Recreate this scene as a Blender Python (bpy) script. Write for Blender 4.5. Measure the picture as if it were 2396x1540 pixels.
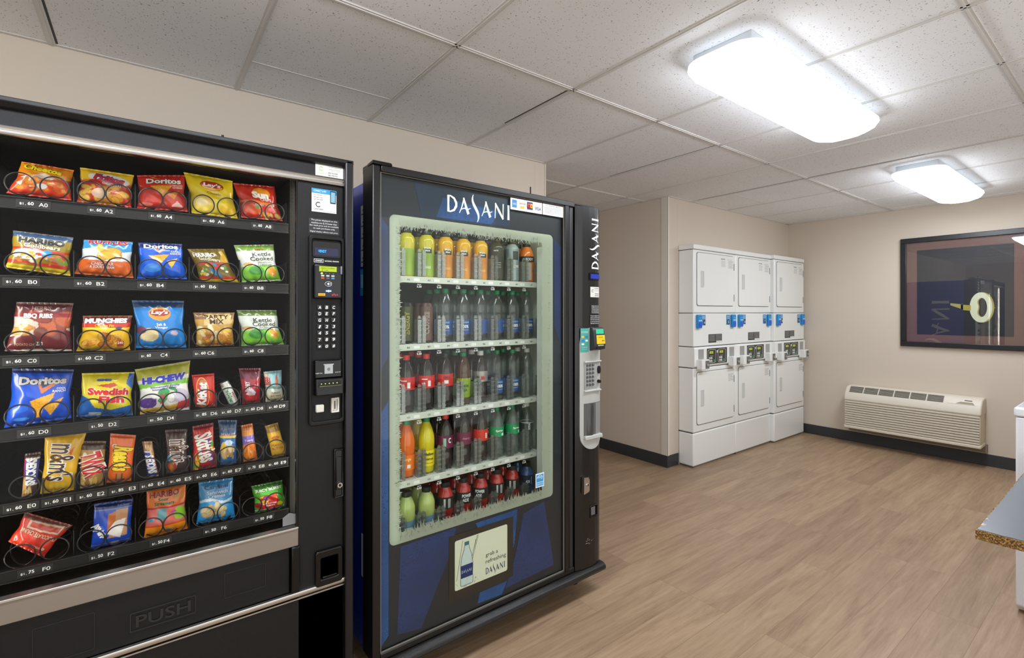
import bpy, bmesh, math, random
import numpy as np
from mathutils import Vector, Matrix, noise as mn
random.seed(7)
PI=math.pi
for o in list(bpy.data.objects): bpy.data.objects.remove(o)
SC=bpy.context.scene; COL=SC.collection
# ------------------------------------------------------------------ camera, world, exposure
EYE=1.359; CEIL=2.3665
cam=bpy.data.cameras.new('camera'); camo=bpy.data.objects.new('camera',cam); COL.objects.link(camo)
camo.location=(0,0,EYE); camo.rotation_euler=(PI/2,0,math.radians(-37.0))
cam.sensor_width=36; cam.sensor_fit='HORIZONTAL'; cam.lens=36*1141/2396; cam.shift_y=-40/2396; cam.clip_start=.02
SC.camera=camo
W=bpy.data.worlds.new('world'); SC.world=W; W.use_nodes=True
W.node_tree.nodes['Background'].inputs[0].default_value=(1,.985,.97,1); W.node_tree.nodes['Background'].inputs[1].default_value=.54
vs=SC.view_settings; vs.view_transform='Standard'; vs.look='None'; vs.gamma=1; vs.exposure=1.74; vs.use_curve_mapping=False
LAMP=6.9      # emission of the ceiling diffusers
# ------------------------------------------------------------------ materials
def lin(c):
    c=[x/255 for x in c[:3]]
    return tuple((x/12.92 if x<=.04045 else ((x+.055)/1.055)**2.4) for x in c)+(1,)
_m={}
def mat(name,rgb=(128,128,128),rough=.5,metal=0,emit=0,spec=.5,coat=0,bump=0,bscale=200,vary=0):
    if name in _m: return _m[name]
    m=bpy.data.materials.new(name); m.use_nodes=True; nt=m.node_tree; b=nt.nodes['Principled BSDF']
    c=lin(rgb); b.inputs['Base Color'].default_value=c; b.inputs['Roughness'].default_value=rough
    b.inputs['Metallic'].default_value=metal; b.inputs['Specular IOR Level'].default_value=spec; b.inputs['Coat Weight'].default_value=coat
    if emit: b.inputs['Emission Color'].default_value=c; b.inputs['Emission Strength'].default_value=emit
    if bump or vary:
        tc=nt.nodes.new('ShaderNodeTexCoord'); n=nt.nodes.new('ShaderNodeTexNoise'); n.inputs['Scale'].default_value=bscale; n.inputs['Detail'].default_value=3
        nt.links.new(tc.outputs['Object'],n.inputs['Vector'])
        if bump:
            bp=nt.nodes.new('ShaderNodeBump'); bp.inputs['Strength'].default_value=bump; bp.inputs['Distance'].default_value=.002
            nt.links.new(n.outputs['Fac'],bp.inputs['Height']); nt.links.new(bp.outputs['Normal'],b.inputs['Normal'])
        if vary:
            mx=nt.nodes.new('ShaderNodeMix'); mx.data_type='RGBA'
            mx.inputs['A'].default_value=tuple(x*(1-vary) for x in c[:3])+(1,); mx.inputs['B'].default_value=tuple(min(1,x*(1+vary)) for x in c[:3])+(1,)
            nt.links.new(n.outputs['Fac'],mx.inputs['Factor']); nt.links.new(mx.outputs['Result'],b.inputs['Base Color'])
    _m[name]=m; return m
def glassy(name,tint=(255,255,255),ior=1.45,rough=.0,haze=0,hazecol=(200,205,200),keep=1.0):
    """thin clear sheet: transparent + fresnel gloss (+ a little diffuse haze)"""
    if name in _m: return _m[name]
    m=bpy.data.materials.new(name); m.use_nodes=True; nt=m.node_tree; nt.nodes.clear()
    out=nt.nodes.new('ShaderNodeOutputMaterial'); tr=nt.nodes.new('ShaderNodeBsdfTransparent'); gl=nt.nodes.new('ShaderNodeBsdfGlossy')
    tr.inputs[0].default_value=lin(tint); gl.inputs['Roughness'].default_value=rough; gl.inputs['Color'].default_value=(1,1,1,1)
    lw=nt.nodes.new('ShaderNodeLayerWeight'); lw.inputs[0].default_value=.5
    f0=((ior-1)/(ior+1))**2   # Schlick reflectance, the same from both sides of the sheet
    pw=nt.nodes.new('ShaderNodeMath'); pw.operation='POWER'; pw.inputs[1].default_value=5; nt.links.new(lw.outputs['Facing'],pw.inputs[0])
    fr=nt.nodes.new('ShaderNodeMath'); fr.operation='MULTIPLY_ADD'; fr.inputs[1].default_value=1-f0; fr.inputs[2].default_value=f0; nt.links.new(pw.outputs[0],fr.inputs[0])
    mx=nt.nodes.new('ShaderNodeMixShader'); nt.links.new(fr.outputs[0],mx.inputs[0]); src=tr
    if haze:
        df=nt.nodes.new('ShaderNodeBsdfDiffuse'); df.inputs[0].default_value=lin(hazecol); m2=nt.nodes.new('ShaderNodeMixShader'); m2.inputs[0].default_value=haze
        nt.links.new(tr.outputs[0],m2.inputs[1]); nt.links.new(df.outputs[0],m2.inputs[2]); src=m2
    nt.links.new(src.outputs[0],mx.inputs[1]); nt.links.new(gl.outputs[0],mx.inputs[2]); nt.links.new(mx.outputs[0],out.inputs[0])
    _m[name]=m; return m
# ------------------------------------------------------------------ mesh builder
class MB:
    def __init__(s): s.v=[]; s.f=[]; s.m=[]
    def add(s,vs,fs,mi=0):
        o=len(s.v); s.v+= [tuple(p) for p in vs]; s.f+= [tuple(i+o for i in f) for f in fs]; s.m+=[mi]*len(fs); return s
    def box(s,x0,x1,y0,y1,z0,z1,mi=0):
        return s.add([(x0,y0,z0),(x1,y0,z0),(x1,y1,z0),(x0,y1,z0),(x0,y0,z1),(x1,y0,z1),(x1,y1,z1),(x0,y1,z1)],
            [(0,3,2,1),(4,5,6,7),(0,1,5,4),(1,2,6,5),(2,3,7,6),(3,0,4,7)],mi)
    def prism(s,poly,y0,y1,mi=0,plane='XZ',cap=True):
        """polygon (a,b) extruded between y0,y1; XZ plane: (a,y,b); XY: (a,b,y); YZ: (y,a,b)"""
        n=len(poly)
        def P(a,b,t): return (a,t,b) if plane=='XZ' else ((a,b,t) if plane=='XY' else (t,a,b))
        vs=[P(a,b,y0) for a,b in poly]+[P(a,b,y1) for a,b in poly]
        fs=[(i,(i+1)%n,(i+1)%n+n,i+n) for i in range(n)]
        if cap: fs+=[tuple(range(n))[::-1],tuple(range(n,2*n))]
        return s.add(vs,fs,mi)
    def cyl(s,p0,p1,r0,r1=None,n=16,mi=0,cap=True):
        r1=r0 if r1 is None else r1
        p0=Vector(p0);p1=Vector(p1);d=(p1-p0).normalized(); a=d.orthogonal().normalized(); b=d.cross(a)
        vs=[];
        for p,r in ((p0,r0),(p1,r1)):
            for i in range(n):
                t=2*PI*i/n; vs.append(p+a*math.cos(t)*r+b*math.sin(t)*r)
        fs=[(i,(i+1)%n,(i+1)%n+n,i+n) for i in range(n)]
        if cap: fs+=[tuple(range(n))[::-1],tuple(range(n,2*n))]
        return s.add(vs,fs,mi)
    def lathe(s,prof,c=(0,0,0),n=24,mi=0):
        vs=[];fs=[]
        for r,z in prof:
            for i in range(n):
                t=2*PI*i/n; vs.append((c[0]+r*math.cos(t),c[1]+r*math.sin(t),c[2]+z))
        for k in range(len(prof)-1):
            for i in range(n):
                j=(i+1)%n; fs.append((k*n+i,k*n+j,(k+1)*n+j,(k+1)*n+i))
        return s.add(vs,fs,mi)
    def tube(s,pts,r,n=6,mi=0):
        pts=[Vector(p) for p in pts]; vs=[];fs=[]; up=None
        for i,p in enumerate(pts):
            d=(pts[min(i+1,len(pts)-1)]-pts[max(i-1,0)]).normalized()
            if up is None: up=d.orthogonal().normalized()
            a=(up-d*up.dot(d)).normalized(); up=a; b=d.cross(a)
            for k in range(n):
                t=2*PI*k/n; vs.append(p+a*math.cos(t)*r+b*math.sin(t)*r)
        for i in range(len(pts)-1):
            for k in range(n):
                j=(k+1)%n; fs.append((i*n+k,i*n+j,(i+1)*n+j,(i+1)*n+k))
        fs+=[tuple(range(n))[::-1],tuple(range((len(pts)-1)*n,len(pts)*n))]
        return s.add(vs,fs,mi)
    def text(s,st,x,z,h,w=None,y=0,mi=0,rot=0,fn=None,bold=0,shear=0,al='C'):
        """lettering in the XZ plane facing -Y, centred on (x,z); h = cap height, w = full width"""
        vs,fs,asp=glyphs(st,bold,shear)
        W_=h*asp if w is None else w
        ca,sa=math.cos(rot),math.sin(rot); out=[]
        ox={'C':-.5,'L':0,'R':-1}[al]
        for a,b in vs:
            X=(a+ox)*W_; Z=(b-.5)*h; out.append((X*ca-Z*sa,X*sa+Z*ca))
        if fn: P=[fn(x+a,z+b,y) for a,b in out]
        else: P=[(x+a,y,z+b) for a,b in out]
        return s.add(P,fs,mi)
    def build(s,name,mats,parent=None,bevel=0,seg=2,smooth=None,loc=None):
        me=bpy.data.meshes.new(name)
        me.from_pydata([tuple(map(float,p)) for p in s.v],[],s.f)
        if not isinstance(mats,(list,tuple)): mats=[mats]
        for m in mats: me.materials.append(m)
        if len(mats)>1: me.polygons.foreach_set('material_index',s.m)
        if smooth is not None:
            me.shade_smooth(); me.set_sharp_from_angle(angle=math.radians(smooth))
        me.update()
        o=bpy.data.objects.new(name,me); COL.objects.link(o)
        if parent: o.parent=parent
        if loc: o.location=loc
        if bevel:
            b=o.modifiers.new('bevel','BEVEL'); b.width=bevel; b.segments=seg; b.limit_method='ANGLE'; b.angle_limit=math.radians(35)
            try: b.harden_normals=False
            except Exception: pass
            if smooth is None: me.shade_smooth(); me.set_sharp_from_angle(angle=math.radians(40))
        return o
_g={}
def glyphs(st,bold=0,shear=0,fine=0):
    k=(st,bold,shear,fine)
    if k in _g: return _g[k]
    c=bpy.data.curves.new('t','FONT'); c.body=st; c.resolution_u=3 if not fine else 2; c.offset=bold; c.shear=shear; c.size=1; c.space_line=.95; c.align_x='CENTER'
    o=bpy.data.objects.new('t',c); COL.objects.link(o)
    dg=bpy.context.evaluated_depsgraph_get(); e=o.evaluated_get(dg); me=e.to_mesh()
    if fine:   # cut long edges so the lettering can bend over a bulging bag
        bm=bmesh.new(); bm.from_mesh(me); bmesh.ops.remove_doubles(bm,verts=bm.verts,dist=1e-5); bmesh.ops.triangulate(bm,faces=bm.faces)
        for _ in range(5):
            ed=[e_ for e_ in bm.edges if e_.calc_length()>fine]
            if not ed: break
            bmesh.ops.subdivide_edges(bm,edges=ed,cuts=1); bmesh.ops.triangulate(bm,faces=bm.faces)
        bm.verts.index_update(); V=[(v.co.x,v.co.y) for v in bm.verts]; Fs=[tuple(v.index for v in p.verts) for p in bm.faces]; bm.free()
    else: V=[(v.co.x,v.co.y) for v in me.vertices]; Fs=[tuple(p.vertices) for p in me.polygons]
    e.to_mesh_clear(); bpy.data.objects.remove(o); bpy.data.curves.remove(c)
    xs=[v[0] for v in V]; ys=[v[1] for v in V]; x0,x1,y0,y1=min(xs),max(xs),min(ys),max(ys)
    V=[((a-x0)/(x1-x0),(b-y0)/(y1-y0)) for a,b in V]
    _g[k]=(V,Fs,(x1-x0)/(y1-y0)); return _g[k]
def tag(o,label,cat,group=None,kind=None):
    if label: o['label']=label
    if cat: o['category']=cat
    if group: o['group']=group
    if kind: o['kind']=kind
    return o
def thing(name,loc,label,cat,group=None,rz=0):
    o=bpy.data.objects.new(name,None); COL.objects.link(o); o.location=loc; o.rotation_euler=(0,0,rz); o.empty_display_size=.1
    return tag(o,label,cat,group)
def rrect(x0,x1,z0,z1,r,n=6):
    P=[]
    for cx,cz,a in ((x1-r,z1-r,0),(x0+r,z1-r,90),(x0+r,z0+r,180),(x1-r,z0+r,270)):
        for i in range(n+1):
            t=math.radians(a+90*i/n); P.append((cx+r*math.cos(t),cz+r*math.sin(t)))
    return P
def ring(mb,outer,inner,y0,y1,mi=0):
    """flat frame between two loops with the same number of points"""
    n=len(outer); vs=[(a,y0,b) for a,b in outer]+[(a,y0,b) for a,b in inner]+[(a,y1,b) for a,b in outer]+[(a,y1,b) for a,b in inner]; fs=[]
    for i in range(n):
        j=(i+1)%n
        fs+=[(i,j,n+j,n+i),(2*n+i,3*n+i,3*n+j,2*n+j),(i,2*n+i,2*n+j,j),(n+i,n+j,3*n+j,3*n+i)]
    mb.add(vs,fs,mi)
def frame(mb,x0,x1,z0,z1,t,y0,y1,mi=0):
    ring(mb,[(x0,z0),(x1,z0),(x1,z1),(x0,z1)],[(x0+t,z0+t),(x1-t,z0+t),(x1-t,z1-t),(x0+t,z1-t)],y0,y1,mi)
# ------------------------------------------------------------------ procedural surfaces
def nodes(name):
    m=bpy.data.materials.new(name); m.use_nodes=True; nt=m.node_tree; return m,nt,nt.nodes['Principled BSDF'],nt.nodes.new,nt.links.new
def ramp(nt,src,stops,interp='LINEAR'):
    r=nt.nodes.new('ShaderNodeValToRGB'); cr=r.color_ramp; cr.interpolation=interp
    while len(cr.elements)>1: cr.elements.remove(cr.elements[-1])
    cr.elements[0].position=stops[0][0]; cr.elements[0].color=stops[0][1]
    for p,c in stops[1:]: e=cr.elements.new(p); e.color=c
    nt.links.new(src,r.inputs[0]); return r
def G(x): return (x,x,x,1)
def mapping(nt,scale,loc=(0,0,0),rot=(0,0,0)):
    tc=nt.nodes.new('ShaderNodeTexCoord'); mp=nt.nodes.new('ShaderNodeMapping'); mp.inputs['Scale'].default_value=scale; mp.inputs['Location'].default_value=loc; mp.inputs['Rotation'].default_value=rot
    nt.links.new(tc.outputs['Object'],mp.inputs['Vector']); return mp
def mixc(nt,fac,a,b,mode='MIX'):
    x=nt.nodes.new('ShaderNodeMix'); x.data_type='RGBA'; x.blend_type=mode
    for nm,v in (('Factor',fac),('A',a),('B',b)):
        if isinstance(v,(int,float)): x.inputs[nm].default_value=v
        elif isinstance(v,tuple): x.inputs[nm].default_value=v
        else: nt.links.new(v,x.inputs[nm])
    return x.outputs['Result']
def mat_floor():
    m,nt,b,N,L=nodes('vinyl_plank_floor')
    mp=mapping(nt,(1,1,1),(.35,.07,0))
    br=N('ShaderNodeTexBrick'); br.offset=.37; br.offset_frequency=3; br.squash=1
    br.inputs['Scale'].default_value=1; br.inputs['Brick Width'].default_value=1.22; br.inputs['Row Height'].default_value=.178
    br.inputs['Mortar Size'].default_value=.0008; br.inputs['Mortar Smooth'].default_value=.1; br.inputs['Bias'].default_value=0
    br.inputs['Color1'].default_value=G(0); br.inputs['Color2'].default_value=G(1); br.inputs['Mortar'].default_value=G(.5)
    L(mp.outputs[0],br.inputs['Vector'])
    # grain coordinates jump from plank to plank
    off=N('ShaderNodeVectorMath'); off.operation='MULTIPLY'; off.inputs[1].default_value=(7,13,3); L(br.outputs['Color'],off.inputs[0])
    ad=N('ShaderNodeVectorMath'); ad.operation='ADD'; L(mp.outputs[0],ad.inputs[0]); L(off.outputs[0],ad.inputs[1])
    def grain(sx,sy,det,rough,dist):
        mm=N('ShaderNodeVectorMath'); mm.operation='MULTIPLY'; mm.inputs[1].default_value=(sx,sy,1); L(ad.outputs[0],mm.inputs[0])
        n=N('ShaderNodeTexNoise'); n.inputs['Scale'].default_value=1; n.inputs['Detail'].default_value=det; n.inputs['Roughness'].default_value=rough; n.inputs['Distortion'].default_value=dist
        L(mm.outputs[0],n.inputs['Vector']); return n.outputs['Fac']
    g1=grain(.9,6,5,.6,.8); g2=grain(5,90,5,.65,.4); g3=grain(1.5,17,7,.66,1.8)
    base=ramp(nt,g1,[(.3,lin((138,114,92))),(.5,lin((172,147,120))),(.7,lin((196,172,143)))]).outputs[0]
    c=mixc(nt,.5,base,ramp(nt,g3,[(.3,lin((112,90,70))),(.46,lin((164,139,112))),(.7,lin((196,172,144)))]).outputs[0])
    c=mixc(nt,.24,c,ramp(nt,g2,[(.3,lin((130,106,84))),(.6,lin((188,164,137)))]).outputs[0])
    pl=ramp(nt,br.outputs['Color'],[(0,G(.87)),(1,G(1.06))]).outputs[0]
    c=mixc(nt,1.0,c,pl,'MULTIPLY'); c=mixc(nt,1.0,c,(.84,.80,.755,1),'MULTIPLY')
    c=mixc(nt,br.outputs['Fac'],c,lin((122,100,80)))
    L(c,b.inputs['Base Color']); b.inputs['Roughness'].default_value=.42; b.inputs['Specular IOR Level'].default_value=.4
    bp=N('ShaderNodeBump'); bp.inputs['Strength'].default_value=.12; bp.inputs['Distance'].default_value=.001; L(g2,bp.inputs['Height']); L(bp.outputs[0],b.inputs['Normal'])
    return m
def mat_tile():
    m,nt,b,N,L=nodes('fissured_ceiling_tile')
    mp=mapping(nt,(1,1,1))
    n0=N('ShaderNodeTexNoise'); n0.inputs['Scale'].default_value=60; n0.inputs['Detail'].default_value=1; L(mp.outputs[0],n0.inputs['Vector'])
    mm=N('ShaderNodeVectorMath'); mm.operation='MULTIPLY_ADD'; mm.inputs[1].default_value=(.02,.02,0); L(n0.outputs['Color'],mm.inputs[0]); L(mp.outputs[0],mm.inputs[2])
    v=N('ShaderNodeTexVoronoi'); v.inputs['Scale'].default_value=125; L(mm.outputs[0],v.inputs['Vector'])
    d=ramp(nt,v.outputs['Distance'],[(.16,G(1)),(.27,G(0))]).outputs[0]
    sx=N('ShaderNodeSeparateXYZ'); L(v.outputs['Color'],sx.inputs[0])
    k=ramp(nt,sx.outputs[0],[(.5,G(0)),(.62,G(1))]).outputs[0]
    f=mixc(nt,1.0,d,k,'MULTIPLY')
    mp2=N('ShaderNodeTexNoise'); mp2.inputs['Scale'].default_value=1.1; L(mp.outputs[0],mp2.inputs['Vector'])
    base=ramp(nt,mp2.outputs['Fac'],[(.3,lin((236,237,238))),(.7,lin((244,245,246)))]).outputs[0]
    fi=N('ShaderNodeTexNoise'); fi.inputs['Scale'].default_value=420; L(mp.outputs[0],fi.inputs['Vector'])
    base=mixc(nt,1.0,base,ramp(nt,fi.outputs['Fac'],[(.35,G(.93)),(.65,G(1.03))]).outputs[0],'MULTIPLY')
    c=mixc(nt,f,base,lin((146,143,137)))
    L(c,b.inputs['Base Color']); b.inputs['Roughness'].default_value=.95; b.inputs['Specular IOR Level'].default_value=.1
    return m
M_floor=mat_floor(); M_tile=mat_tile()
M_wall=mat('beige_wall_paint',(212,200,184),.75,bump=.12,bscale=180,vary=.015)
M_grid=mat('ceiling_grid_metal',(214,212,208),.5)
M_base=mat('dark_vinyl_baseboard',(52,55,58),.45)
M_blk=mat('black_powder_coat',(13,13,14),.5,spec=.35,bump=.35,bscale=900,vary=.1)
M_blkg=mat('gloss_black_plastic',(8,8,9),.22,spec=.4)
M_blkm=mat('matt_black_plastic',(10,10,11),.55,spec=.35,bump=.15,bscale=500)
M_head=mat('textured_black_header',(27,27,29),.6,spec=.35,bump=.5,bscale=700,vary=.2)
M_dark=mat('dark_interior',(17,16,14),.7,spec=.15)
M_alu=mat('brushed_aluminium',(205,203,198),.32,1)
M_chrome=mat('chrome',(215,215,215),.15,1)
M_steel=mat('dull_steel',(150,150,150),.4,1)
M_white=mat('white_enamel',(236,236,232),.28,coat=.3)
M_gap=mat('seam_shadow_gap',(70,70,68),.8)
M_txtw=mat('white_print',(235,235,232),.5)
M_txtb=mat('black_print',(22,22,24),.5)
M_clear=glassy('clear_glass')
# ------------------------------------------------------------------ room shell
def struct(mb,name,m,**k):
    o=mb.build(name,m,**k); o['kind']='structure'; return o
XW,XE=-2.3,5.94; YS=-.62; YO=-1.6; YN=2.512; XL=2.173; YA=4.4; XJ=3.64; YR=2.58
s=MB(); s.box(XW-.1,XE+.1,YO,YA+.1,-.1,0); struct(s,'floor',M_floor)
s=MB(); s.box(XW-.1,XE+.1,YO,YA+.1,CEIL,CEIL+.1); struct(s,'ceiling',M_tile)
s=MB(); s.box(XW-.1,XL,YN,YN+.12,0,CEIL); struct(s,'wall_north',M_wall)
s=MB(); s.box(XL-.09,XL-.088,YN-.0015,YN,0,CEIL-.03); s.box(XL-.004,XL+.004,YN-.006,YN+.126,0,CEIL); struct(s,'trim_1',mat('corner_guard',(222,214,200),.5))
s=MB(); s.box(XL-.12,XL,YN+.12,YA,0,CEIL); struct(s,'wall_alcove_west',M_wall)
s=MB(); s.box(XL-.1,XJ+.1,YA,YA+.1,0,CEIL); struct(s,'wall_alcove_north',M_wall)
s=MB(); s.box(XJ,XE+.1,YR,YA,0,CEIL); struct(s,'wall_northeast',M_wall)
s=MB(); s.box(XJ-.004,XJ+.02,YR-.006,YR+.004,.1,CEIL); s.box(XJ-.005,XJ,YR-.006,YR+.06,.1,CEIL); s.box(XJ+.145,XJ+.148,YR-.002,YR,.1,CEIL-.05); struct(s,'trim_2',mat('corner_guard'))
s=MB(); s.box(XE,XE+.1,YS,YR,0,CEIL); struct(s,'wall_east',M_wall)
s=MB(); s.box(2.95,XE,YS-.1,YS,0,CEIL); struct(s,'wall_south',M_wall)   # the room stays open behind the camera
s=MB(); s.box(XW-.1,XW,YO,YN,0,CEIL); struct(s,'wall_west',M_wall)
def baseboard(name,x0,x1,y0,y1):
    b=MB(); b.box(x0,x1,y0,y1,0,.105); 
    struct(b,name,M_base,bevel=.003)
baseboard('baseboard_east',XE-.007,XE,YS,YR)
baseboard('baseboard_alcove',XJ-.007,XJ,YR-.007,YA)
baseboard('baseboard_northeast',XJ,3.797,YR-.007,YR)
baseboard('baseboard_south',2.95,XE-.01,YS,YS+.007)
baseboard('baseboard_north',XW,XL,YN-.007,YN)
# caulk bead at wall/ceiling and the T-bar grid
g=MB(); t=.0120; zb=CEIL-.0035
YL=[-.83,.3845,1.596,2.819,4.03]; X0G=.941; PG=.6096
for y in YL:
    if YS<y<YA:
        x0,x1=(XW,XE) if y<YR else (XL,XJ)
        g.box(x0,x1,y-t,y+t,zb,CEIL)
        g.box(x0,x1,y-.0035,y+.0035,zb-.0025,zb)
n=-8
while X0G+n*PG<XE:
    x=X0G+n*PG; n+=1
    if x<XW: continue
    y1=YN if x<XL else (YA if x<XJ else YR)
    g.box(x-t,x+t,YS,y1,zb,CEIL)
    g.box(x-.0035,x+.0035,YS,y1,zb-.0025,zb)
a=.331
for (x0,x1,y0,y1) in ((a+.01,a+PG-.01,2.19,2.20),(X0G+5*PG+.02,X0G+6*PG,2.19,2.197)): g.box(x0,x1,y0,y1,CEIL-.002,CEIL)
# wall angle
for (x0,x1,y0,y1) in ((XW,XL,YN-.018,YN),(XJ,XE,YR-.018,YR),(XE-.018,XE,YS,YR),(XJ-.018,XJ,YR,YA),(XW,XE,YS,YS+.018)): g.box(x0,x1,y0,y1,CEIL-.003,CEIL)
struct(g,'trim_3',M_grid)
# dark slits where tiles sit crooked in the grid
d=MB()
for (x0,x1,y0,y1) in ((X0G-2*PG+.012,X0G-2*PG+.019,1.63,2.49),(X0G+PG-.019,X0G+PG-.012,1.62,2.1),(X0G+PG+.012,X0G+PG+.016,.4,1.58),(X0G+3*PG-.016,X0G+3*PG-.012,1.62,2.45),(X0G+5*PG-.016,X0G+5*PG-.012,.9,2.5)): d.box(x0,x1,y0,y1,CEIL-.001,CEIL)
struct(d,'trim_4',M_gap)
# ------------------------------------------------------------------ ceiling lights
def ceiling_light(x0,x1,y0,y1,label):
    cx,cy=(x0+x1)/2,(y0+y1)/2; L_=(x1-x0)/2; w=(y1-y0)/2
    r=thing('ceiling_light',(cx,cy,CEIL),label,'ceiling light','wraparound ceiling lights')
    h=MB(); h.box(-L_+.045,L_-.045,-.115,.115,-.042,0); h.build('housing',mat('light_housing_white',(205,212,216),.4),r,bevel=.003)
    b=MB(); NX,NY=40,16; vs=[]
    # convex acrylic wrap with rounded plan corners
    for lay in (0,1):
        for i in range(NX+1):
            for j in range(NY+1):
                u=-1+2*i/NX; v=-1+2*j/NY
                rr=.10; X=u*L_; Y=v*w
                ax=abs(X)-(L_-rr); ay=abs(Y)-(w-rr)
                if ax>0 and ay>0:
                    m_=max(ax,ay); q=math.hypot(ax,ay)
                    X=math.copysign(L_-rr+ax*m_/q,X); Y=math.copysign(w-rr+ay*m_/q,Y)
                # distance to the outline -> depth
                e=min(1,max(0,(1-max(abs(u)**1,0))*L_/.09)); k=1-abs(v)**2.6
                depth=.055*(k**.5 if k>0 else 0)*(math.sin(min(1,e)*PI/2)**.6 if e>0 else 0)
                z=-.042-(depth+.012 if lay else 0)
                vs.append((X,Y,z))
    n1=(NX+1)*(NY+1); fs=[]
    for i in range(NX):
        for j in range(NY):
            a_=i*(NY+1)+j; fs.append((a_,a_+1,a_+NY+2,a_+NY+1)); fs.append((n1+a_,n1+a_+NY+1,n1+a_+NY+2,n1+a_+1))
    bd=[i*(NY+1) for i in range(NX+1)]+[NX*(NY+1)+j for j in range(1,NY+1)]+[i*(NY+1)+NY for i in range(NX-1,-1,-1)]+[j for j in range(NY-1,0,-1)]
    for i in range(len(bd)):
        p,q=bd[i],bd[(i+1)%len(bd)]; fs.append((p,q,n1+q,n1+p))
    up=[f for f in fs if all(i<n1 for i in f)]; b.add(vs,fs); b.m=[1 if any(i<n1 for i in f) else 0 for f in fs]; b.build('diffuser',[mat('lit_acrylic_diffuser',(240,246,255),.3,emit=LAMP),mat('lit_acrylic_rim',(240,246,255),.3,emit=LAMP*.05)],r,smooth=50)
    return r
ceiling_light(1.68,2.99,.832,1.145,'long white wraparound ceiling light, the larger and nearer of the two')
ceiling_light(4.13,5.44,.838,1.14,'white wraparound ceiling light in front of the far wall above the picture')
ceiling_light(-.78,.53,.835,1.145,'white wraparound ceiling light out of the picture, above the camera')
# ================================================================== SNACK VENDING MACHINE (front plane y=1.675, x -0.40..0.57)
FY=1.675
sn=thing('snack_vending_machine',(0,FY,0),'tall black snack vending machine full of chip bags and candy bars, on the left','vending machine')
xL,xR,xg,xi=-.40,.57,.396,-.335
b=MB(); # cabinet shell
b.box(xL,xL+.03,.035,.82,.03,1.865); b.box(xR-.03,xR,.035,.82,.03,1.865); b.box(xL+.03,xR-.03,.79,.82,.03,1.865); b.box(xL+.03,xR-.03,.035,.79,1.835,1.865); b.box(xL+.03,xR-.03,.035,.79,.03,.10)
b.build('cabinet',M_blk,sn,bevel=.003)
b=MB(); b.box(xi-.02,xi,.075,.6,.44,1.80); b.box(xg-.008,xg+.012,.075,.6,.44,1.80); b.box(xi-.035,xi-.03,.031,.6,.44,1.80); b.box(xg+.038,xg+.043,.031,.6,.44,1.80); b.box(xi-.02,xg+.012,.58,.60,.44,1.80); b.box(xi-.03,xg+.038,.031,.6,1.80,1.815); b.box(xi-.03,xg+.038,.031,.58,.44,.46)
b.build('display_cavity',M_dark,sn)
for i in range(4):
    b=MB(); x=xL+.08+i//2*(.81); b.cyl((x,.12+.6*(i%2),0),(x,.12+.6*(i%2),.03),.025); b.build('levelling_foot',M_blkm,sn)
# door
b=MB(); b.box(xi-.04,xR-.029,0,.03,1.806,1.85); b.build('header_panel',M_head,sn)
b=MB(); b.prism([(-.022,1.873),(-.006,1.878),(.02,1.876),(.03,1.865),(.03,1.848),(-.004,1.848),(-.012,1.853),(-.022,1.862)],xL,xR,0,'YZ'); b.build('top_moulding',mat('soft_sheen_black',(16,16,19),.35),sn,bevel=.002)
b=MB(); b.box(xR-.029,xR,-.022,.035,.02,1.874); b.build('right_edge_moulding',mat('soft_sheen_black'),sn,bevel=.006,seg=3)
b=MB(); b.box(xL,xL+.029,-.022,.035,.02,1.874); b.build('left_edge_moulding',mat('soft_sheen_black'),sn,bevel=.006,seg=3)
b=MB()
b.prism([(0,1.785),(-.008,1.786),(-.010,1.790),(-.008,1.794),(-.003,1.795),(-.003,1.799),(-.008,1.800),(-.010,1.804),(-.008,1.807),(0,1.808)],xi-.04,xR-.029,0,'YZ'); b.build('upper_trim_strip',M_alu,sn,smooth=40)
b=MB(); b.box(xL+.029,xi,0,.03,.46,1.785); b.box(xg,xR-.029,0,.03,.10,1.785); b.build('door_column',M_blk,sn,bevel=.002)
b=MB(); b.box(xi,xg,.010,.014,.664,1.785); b.build('display_glass',glassy('snack_glass',(252,252,250),1.15),sn)
for x in (xg-.006,xi):
    b=MB(); b.box(x,x+.006,.0,.012,.664,1.785); b.build('glass_gasket',M_blkg,sn)
b=MB(); b.box(xi,xg,-.006,.03,.606,.661); b.build('shelf_edge_panel',mat('warm_grey_panel',(136,126,114),.4,metal=.25),sn,bevel=.002)
b=MB(); b.box(xi,xg,-.009,.02,.660,.667); b.build('sill_trim',M_alu,sn,bevel=.0015)
# delivery door
b=MB(); b.box(xi,.372,.004,.02,.457,.604); b.build('delivery_door',M_blkm,sn,bevel=.003)
dd=[c for c in sn.children if c.name.startswith('delivery_door')][0]
for (x0,x1,z0,z1) in ((.19,.302,.503,.577),(-.222,-.104,.476,.573)):
    b=MB(); ring(b,rrect(x0,x1,z0,z1,.004),rrect(x0+.0014,x1-.0014,z0+.0014,z1-.0014,.003),.0025,.0045)
    b.build('embossed_outline',mat('embossed_black',(36,36,38),.3),dd)  # slightly paler black than the door, as is the push lettering
b=MB(); ring(b,rrect(-.032,.119,.489,.541,.004),rrect(-.0295,.1165,.4915,.5385,.003),.001,.0045)
b.text('PUSH',.0435,.515,.032,.125,y=.001,bold=.012); b.build('push_lettering',mat('embossed_black'),dd)
b=MB(); b.box(.374,.400,-.012,.01,.457,.606); b.build('hinge_block',M_blkg,sn,bevel=.004)
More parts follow.
